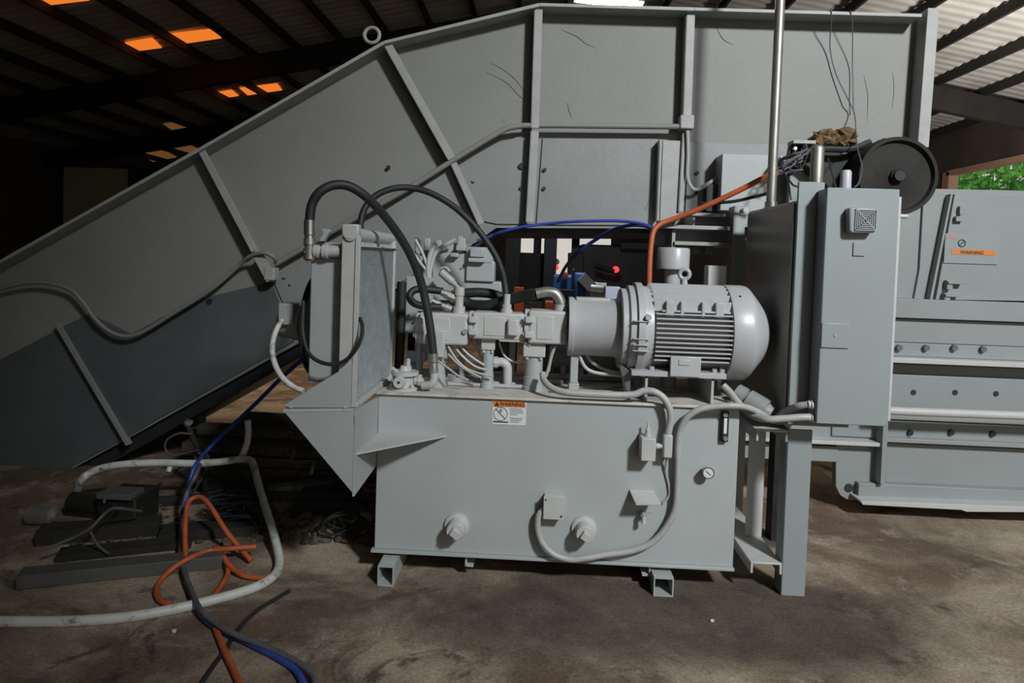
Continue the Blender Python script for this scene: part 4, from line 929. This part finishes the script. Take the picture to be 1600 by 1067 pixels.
for k in range(5):
    s = (a[1]-a[0])/2*(1-.19*k); t = .0022; m = MB()
    for A, B in (((-s,-s),(s,-s)),((s,-s),(s,s)),((s,s),(-s,s)),((-s,s),(-s,-s))):
        m.bar((xm+A[0],YX-.048,zm+A[1]),(xm+B[0],YX-.048,zm+B[1]),.0045,.004)
    m.build('grille_ring', 'cabinet', vt)
MB().bar((a[0]-.002,YX-.049,a[3]+.004),(a[1],YX-.049,a[2]),.005,.004).build('grille_bar', 'cabinet', vt)
m = MB()
b4 = R4(1333, 379, 1352, 400, YX-.004); MB().box(b4[0], b4[1], YX-.006, YX, b4[2], b4[3]).build('label_plate', 'cabinet', bx, bevel=.002)
b4 = R4(1284, 505, 1327, 544, YX-.006); MB().box(x0+.002, b4[1], YX-.007, YX, b4[2], b4[3]).build('latch_plate', 'cabinet', bx, bevel=.003)
q = P(1305, 524, YX-.008); MB().cyl((q.x,YX-.010,q.z),(q.x,YX-.005,q.z), .006, n=10).build('lock', 'conduit', bx)
for py, y in ((632,3.13),(652,3.13)):
    MB().lathe(P(1262,py,y), P(1278,py,y), [(0,.018),(.25,.018),(.27,.023),(.75,.023),(.76,.020),(1,.020)], 14).build('gland', 'paint_light', bx)
q = P(1414, 338, YX+.04); MB().cyl((x1+.01, q.y, q.z), (q.x+.01, q.y, q.z), .010, n=10).build('hasp', 'paint_light', bx)
ps = thing('vent_stub', P(1321, 293, 3.14), 'short light grey plastic pipe stub on top of the small control box', 'pipe')
q = P(1321, 293, 3.14); MB().lathe((q.x, 3.14, zx1-.003), (q.x, 3.14, Z(1321,266,3.14)), [(0,.024),(.9,.023),(1,.018)], 18).build('tube', 'pvc', ps)

# ================================================================== orange and blue hoses across the middle
tag(MB().tube(PP([(1214,270,3.95),(1195,277,4.0),(1160,295,4.05),(1120,314,4.1),(1080,332,4.15),(1050,343,4.18),(1032,350,4.18),(1021,362,4.16),(1017,385,4.14),(1015,415,4.12),(1014,455,4.1),(1013,480,4.08)]), .0165, 12).build('orange_hose', 'orange'), 'orange hose sloping down from the conduit pole and dropping behind the breather', 'hose')
tag(MB().tube(PP([(1208,300,3.99),(1180,307,4.05),(1150,314,4.08),(1120,317,4.12),(1095,318,4.15)]), .010, 8).build('black_cable', 'rubber'), 'black cable sagging just below the orange hose', 'cable')
tag(MB().tube(PP([(1019,356,4.2),(1000,349,4.25),(960,345,4.3),(900,346,4.35),(860,349,4.4),(820,354,4.42),(785,362,4.45),(768,369,4.5),(745,376,4.5)]), .010, 10).build('blue_hose', 'blue_hose'), 'blue hose running level under the hopper from the orange hose', 'hose')
tag(MB().tube(PP([(1014,353,4.22),(985,352,4.3),(955,360,4.4),(930,375,4.5),(905,393,4.6),(885,415,4.8),(872,440,5.0)]), .012, 10).build('blue_hose', 'blue_hose'), 'blue hose sagging from the orange hose down to the blue machine', 'hose')
for pts, l in (([(1225,270,4.0),(1238,288,3.9),(1247,292,3.8)], 'thin black wire from the sensor bracket to the cabinet top'), ([(1222,262,4.1),(1232,285,4.0),(1236,312,3.95)], 'thin black wire hanging between conduit pole and cabinet plate'), ([(1294,248,4.0),(1302,278,3.7),(1306,293,3.3)], 'thin dark wire dropping behind the bright pipe stub')):
    tag(MB().tube(PP(pts), .0055, 6).build('wire', 'rubber'), l, 'wire')
# ================================================================== machines seen through the gap under the hopper
YG = 8.0
mt = thing('lift_truck', P(850, 480, YG), 'dark lift truck with two mast uprights parked behind the conveyor', 'truck')
def gbox(px0, py0, px1, py1, Y, d, name, m, par, floor=False, bevel=.01):
    a = R4(px0, py0, px1, py1, Y)
    return MB().box(a[0], a[1], Y, Y+d, 0 if floor else a[2], a[3]).build(name, m, par, bevel=bevel)
gbox(789, 340, 812, 500, YG, .16, 'mast', 'dark', mt, True); gbox(849, 340, 869, 500, YG, .16, 'mast', 'dark', mt, True)
gbox(808, 395, 852, 470, YG+.3, .5, 'carriage', 'grime', mt); gbox(768, 420, 792, 470, YG+.2, .5, 'bonnet', 'dark', mt, True)
gbox(758, 395, 764, 440, YG+1.2, .1, 'guard_post', 'grime', mt); gbox(833, 340, 845, 470, YG+.4, .1, 'chain', 'grime', mt)
gbox(905, 383, 1016, 500, YG+.5, 1.4, 'body', 'dark', mt, True, .03); gbox(893, 360, 905, 440, YG+.6, .1, 'guard_post', 'dark', mt)
gbox(770, 340, 1016, 366, YG+.2, 1.2, 'overhead_guard', 'dark', mt); gbox(970, 360, 1016, 390, YG+.4, 1.2, 'rear_post', 'dark', mt)
gbox(888, 395, 912, 440, YG+.4, .3, 'seat', 'dark', mt)
for px, py, m in ((962,421,'red_lamp'),(868,418,'red_lamp'),(869,409,'frame'),(781,427,'amber_lamp')):
    q = P(px, py, YG+.35); MB().lathe((q.x,q.y,q.z),(q.x,q.y-.06,q.z), [(0,.04),(.8,.038),(1,.02)], 14).build('lamp', m, mt)
MB().tube(PP([(930,415,YG+.3),(945,420,YG+.3),(960,424,YG+.3)]), .03, 8).build('lever', 'grime', mt)
for px0, py0, px1, py1 in ((803,449,818,466),(803,471,818,487)):
    gbox(px0, py0, px1, py1, YG-.4, .2, 'fork_bracket', 'redorange', mt)
bm = thing('blue_power_unit', P(900, 500, 6.5), 'small blue machine with a bright chrome cylinder seen above the pumps', 'machine')
gbox(865, 430, 905, 480, 6.5, .4, 'case', 'blue', bm, False, .02); gbox(897, 426, 915, 480, 6.45, .3, 'front_case', 'blue', bm, False, .02)
gbox(893, 420, 898, 470, 6.4, .05, 'strap', 'dark', bm); gbox(866, 452, 898, 466, 6.38, .1, 'band', 'grime', bm)
gbox(852, 471, 866, 486, 6.4, .2, 'bracket', 'redorange', bm); gbox(878, 425, 888, 433, 6.4, .08, 'red_valve', 'redorange', bm)
gbox(866, 478, 916, 560, 6.5, .4, 'pedestal', 'dark', bm, True)
q0, q1 = P(922, 454, 6.4), P(946, 456, 6.4)
MB().cyl(q0, q1, .085, n=22).build('chrome_cylinder', 'steel', bm)
MB().bar(P(908,432,6.4), P(926,450,6.4), .10, .12).build('arm', 'skirt', bm)
gbox(920, 470, 930, 560, 6.42, .1, 'prop', 'dark', bm, True)

# ================================================================== scrap and hoses on the floor at the left
ST = 'dark flat bars lying in the scrap stack under the conveyor'
k = 0
rr = random.Random(3)
ROWN = {4.6: 'front', 4.78: 'second', 4.96: 'third', 5.15: 'rear'}
for y0 in (4.6, 4.78, 4.96, 5.15):
    for lev in range(4 if y0 > 4.7 else 3):
        x0 = -2.35+rr.uniform(-.15,.15); x1 = -.95+rr.uniform(-.25,.15)
        z0 = lev*.072
        o = MB().bar((x0, y0+rr.uniform(-.03,.03), z0+.034), (x1, y0+rr.uniform(-.03,.03), z0+.034), .062, .135, (0,1,0)).build('flat_bar', 'stack', bevel=.004)
        tag(o, 'dusty flat bar in the scrap stack, %s row, %s layer' % (ROWN[y0], ('lowest','second','third','topmost')[lev]), 'bar', ST)
for y0, n, xa in ((3.98, 'nearest', -1.45), (4.14, 'middle', -1.9), (4.31, 'farthest', -2.1)):
    x0 = xa + rr.uniform(-.1,.1); x1 = -.92 + rr.uniform(-.2,.1)
    tag(MB().bar((x0, y0-.03, .022), (x1, y0+.04, .022), .044, .12, (0,1,0)).build('flat_bar', 'timber', bevel=.004),
        'loose dark flat bar on the floor before the scrap stack, %s of three' % n, 'bar', 'loose bars before the scrap stack')
def floor_bar(a, b, w, h, m, label, cat, name, z=0):
    a, b = PF(*a), PF(*b); up = Vector((0,0,h/2+z))
    return tag(MB().bar(a+up, b+up, h, w, Vector((0,1,0))).build(name, m, bevel=.004), label, cat)
floor_bar((30,914), (348,882), .10, .062, 'plate', 'long dull grey steel bar lying on the floor before the scrap', 'bar', 'steel_bar')
floor_bar((90,872), (300,850), .12, .03, 'timber', 'thick dark timber lying just behind the dull grey bar', 'timber', 'timber_beam')
floor_bar((250,842), (420,826), .16, .05, 'timber', 'short dark timber below the orange loop', 'timber', 'timber_beam')
floor_bar((60,846), (250,830), .14, .07, 'timber', 'dark squared timber under the greasy gear unit', 'timber', 'timber_beam')
floor_bar((415,775), (520,762), .10, .06, 'plate', 'short grey flat piece lying at the right end of the scrap stack', 'plate', 'flat_plate')
floor_bar((215,792), (420,778), .05, .05, 'timber', 'long thin rusty bar behind the orange loop', 'bar', 'rusty_bar')
tag(MB().tube([PF(458,705,.3), PF(453,722,.3), PF(470,722,.3), PF(490,722,.28), PF(486,740,.25)], .012, 8, smooth=False).build('bent_bar', 'plate'), 'thin bar bent in a step lying on the scrap stack', 'bar')
gx = thing('gear_unit', PF(180, 830), 'greasy black gear unit lying on the floor at the left edge', 'machine')
q = PF(180, 826)
MB().box(q.x-.11, q.x+.11, q.y, q.y+.24, .0, .17).build('case', 'grime', gx, bevel=.01)
MB().box(q.x-.09, q.x+.10, q.y-.03, q.y+.1, .17, .20).build('top_plate', 'plate', gx, bevel=.003)
MB().cyl((q.x-.11, q.y+.1, .09), (q.x-.33, q.y+.12, .09), .055, n=18).build('shaft_housing', 'grime', gx)
MB().cyl((q.x-.02, q.y-.05, .11), (q.x-.02, q.y, .11), .045, n=14).build('flange', 'grime', gx)
MB().cyl((q.x-.03, q.y-.05, .16), (q.x-.03, q.y-.05, .19), .008, n=8).build('grease_nipple', 'steel', gx)
q = PF(89, 812, .03); tag(MB().lathe((q.x-.15, q.y, .05), (q.x+.01, q.y, .05), [(0,.05),(.8,.05),(.85,.035),(1,.03)], 18).build('pipe_end', 'dull_steel'), 'bright pipe end lying on the floor at the very left edge', 'pipe')
sk = thing('stake', PF(322, 735, .25), 'thin rusty stake wrapped with wire standing in the scrap', 'stake')
YK2 = 4.15
MB().tube([P(293,664,YK2), P(303,688,YK2), P(312,712,YK2), P(318,735,YK2), Vector((P(322,750,YK2).x, YK2, .0))], .016, 8).build('rod', 'timber', sk)
MB().blob(P(294,661,YK2), .03, .03, .025, 3, .2).build('knob', 'plate', sk)
MB().tube(PP([(300,678,YK2-.02),(280,677,YK2-.02),(262,686,YK2-.03),(258,700,YK2-.03),(268,711,YK2-.03),(285,709,YK2-.02),(310,703,YK2-.02)]), .006, 6).build('wire_loop', 'plate', sk)
MB().tube(PP([(310,708,YK2-.03),(324,716,YK2-.04),(322,730,YK2-.04),(312,722,YK2-.03),(318,706,YK2-.03),(326,718,YK2-.04),(318,742,YK2-.04),(300,772,YK2-.03)]), .007, 6).build('wire_tie', 'plate', sk)
gb = thing('green_bottle', P(314, 662, 4.9), 'small green plastic bottle on the scrap stack below the conveyor', 'bottle')
q = P(314, 664, 4.9); zb0 = max(.29, q.z)
MB().lathe((q.x, 4.9, q.z), (q.x, 4.9, q.z+.11), [(0,.03),(0,.036),(.7,.036),(.85,.016),(1,.016)], 16).build('body', 'green', gb)
MB().cyl((q.x, 4.9, q.z+.105), (q.x, 4.9, q.z+.125), .019, n=12).build('cap', 'green', gb)
MB().box(q.x-.09, q.x+.12, 4.84, 4.98, q.z-.012, q.z).build('tray', 'plate', gb)

def fl(pts, z=.014): return [PF(x, y, (w[0] if w else z)) for x, y, *w in pts]
tag(MB().tube(fl([(120,768,.10),(126,752,.18),(140,739,.22),(165,730,.25),(200,725,.27),(250,723,.27),(300,724,.27),(340,722,.27),(372,718,.27),(390,719,.27),(396,727,.26),(402,750,.22),(412,785,.16),(425,825,.09),(434,860,.04),(436,880,.02),(430,897,.018),(410,912,.018),(380,924,.018),(330,938,.018),(270,952,.018),(200,964,.018),(140,969,.018),(88,971,.018),(-60,971,.018)]), .0215, 14).build('white_hose', 'white_hose'), 'long dirty white hose hooked over the scrap and sweeping across the floor', 'hose')
tag(MB().tube(PP([(376,716,4.14),(381,706,4.14),(386,692,4.14),(388,675,4.14),(387,657,4.14)]), .0195, 12).build('white_hose', 'white_bright'), 'short bright white hose piece sticking straight up from the tee', 'hose')
te = thing('hose_tee', P(375, 718, 4.14), 'black clamped tee joining the white hoses over the scrap', 'fitting')
for a, b2 in (((358,721),(368,720)),((386,718),(397,722))):
    MB().lathe(P(*a,4.13), P(*b2,4.13), [(0,.024),(.2,.028),(.8,.028),(1,.024)], 12).build('clamp', 'black', te)
MB().lathe(P(267,724,4.13), P(263,738,4.10), [(0,.016),(1,.016)], 12).build('side_stub', 'white_hose', te)
tag(MB().tube([P(482,548,3.75), P(470,563,3.8), P(440,590,3.9), P(400,630,4.0), P(360,668,4.08), P(325,702,4.1), PF(305,728,.28), PF(296,755,.2), PF(290,790,.12), PF(286,830,.05), PF(285,870,.015), PF(292,905,.015), PF(305,940,.015), PF(322,968,.02), PF(350,985,.02), PF(390,1005,.014), PF(430,1025,.014), PF(460,1045,.014), PF(476,1070,.014)], .0125, 12).build('blue_hose', 'blue_hose'), 'blue hose strung from behind the radiator down across the floor to the front', 'hose')
tag(MB().tube([P(316,718,4.06), PF(306,742,.27), PF(292,770,.17), PF(284,810,.08), PF(282,850,.045), PF(286,885,.04), PF(296,915,.04), PF(312,950,.045), PF(335,972,.04), PF(365,990,.035), PF(420,1012,.03), PF(462,1033,.03), PF(486,1052,.03), PF(494,1072,.03)], .0115, 10).build('grimy_hose', 'grimy_hose'), 'grimy grey hose running beside the blue hose to the front', 'hose')
tag(MB().tube(fl([(290,872,.05),(289,840,.1),(290,810,.16),(294,786,.2),(305,777,.22),(318,779,.22),(332,796,.19),(352,828,.12),(372,853,.06),(388,871,.03),(392,876,.02)]), .0125, 10).build('orange_hose', 'orange'), 'orange hose standing up in a tall narrow loop over the timbers', 'hose')
tag(MB().tube(fl([(400,854,.07),(360,857,.07),(325,861,.06),(296,872,.07),(270,888,.04),(250,908,.016),(244,925,.016),(250,938,.016),(264,945,.016)]), .0125, 10).build('orange_hose', 'orange'), 'orange hose curving flat to the left round the grimy hose', 'hose')
tag(MB().tube(fl([(350,870,.05),(356,884,.03),(355,898,.016),(346,914,.016),(335,930,.016)]), .012, 10).build('orange_hose', 'orange'), 'short orange hose piece curving under the white hose', 'hose')
tag(MB().tube(fl([(356,880,.05),(366,890,.03),(378,898,.02),(392,902,.014),(414,904,.014)]), .012, 10).build('orange_hose', 'orange'), 'short straight orange hose piece ending at the white hose bend', 'hose')
tag(MB().tube(fl([(334,974,.016),(344,1000,.014),(352,1020,.014),(364,1045,.014),(378,1075,.014)]), .0125, 10).build('orange_hose', 'orange'), 'orange hose running straight down to the front edge', 'hose')
tag(MB().tube(fl([(452,923,.01),(430,936,.01),(400,955,.01),(375,980,.01),(352,1015,.01),(330,1045,.01),(312,1072,.01)]), .009, 8).build('floor_cable', 'rubber'), 'thin black cord trailing across the floor from the tank', 'cable')
tag(MB().tube(fl([(70,858,.1),(110,842,.12),(140,826,.17),(160,806,.22),(175,795,.22),(195,795,.2),(220,799,.15)]), .008, 8).build('grey_wire', 'plate'), 'grey wire hanging over the front of the gear unit', 'wire')
tag(MB().tube(fl([(140,828,.15),(150,848,.08),(160,858,.05),(170,865,.03)]), .007, 8).build('grey_wire', 'plate'), 'short grey wire curling down below the gear unit', 'wire')
tag(MB().tube(PP([(325,712,4.1),(290,730,4.1),(260,748,4.05),(215,770,4.0)]), .005, 6).build('thin_wire', 'plate'), 'thin wire slanting from the stake down to the gear unit', 'wire')
# scrap litter under the conveyor
lt = MB()
for k in range(420):
    q = PF(rr.uniform(340, 590), rr.uniform(742, 850)); s = rr.uniform(.010, .035)
    lt.blob((q.x, q.y, s*.4), s, s, s*.6, k, .4, 1)
for k in range(160):
    q = PF(rr.uniform(90, 420), rr.uniform(770, 860)); s = rr.uniform(.008, .022)
    lt.blob((q.x, q.y, s*.4), s, s, s*.6, k, .4, 1)
tag(lt.build('scrap_litter', 'dirt'), 'dark crumbs of dirt and scrap strewn over the floor under the conveyor', 'litter', kind='stuff')
tg = MB()
c0 = PF(372, 822, .0)
for k in range(26):
    pts = []
    for j in range(5):
        pts.append(Vector((c0.x+rr.uniform(-.17,.17), c0.y+rr.uniform(-.1,.1), rr.uniform(.01,.16))))
    tg.tube(pts, .006, 5, 5)
tag(tg.build('tangled_netting', 'dark'), 'dark tangle of blue black netting behind the orange loop', 'netting', kind='stuff')
for i, (px, py, s, l) in enumerate(((545,822,1.0,'thin wire coil lying at the left tank corner'),(520,828,.8,'second thin wire coil left of the tank corner'))):
    q = PF(px, py, .05); pts = []
    for j in range(26):
        a = j*.75; pts.append(q + Vector((.12*s*math.cos(a)+.01*j*.4, .06*math.sin(a*1.1), .04+.05*math.sin(a*.9+1))))
    tag(MB().tube(pts, .005, 6, 5).build('wire_coil', 'grime'), l, 'wire')
# bent strap under the tank
tag(MB().tube(PP([(1068,900,3.45),(1074,912,3.42),(1078,925,3.40)]), .012, 8).build('strap_end', 'skirt'), 'short bent strap end hanging under the right tank end', 'strap')
# small things on the floor
for i, (px, py, s, l) in enumerate(((271,988,.012,'small pale pebble on the open floor at the left'),(1112,971,.010,'small pale chip on the floor before the stand'))):
    q = PF(px, py); tag(MB().blob((q.x, q.y, s*.5), s, s, s*.7, i, .3, 1).build('pebble', 'white_hose'), l, 'pebble')
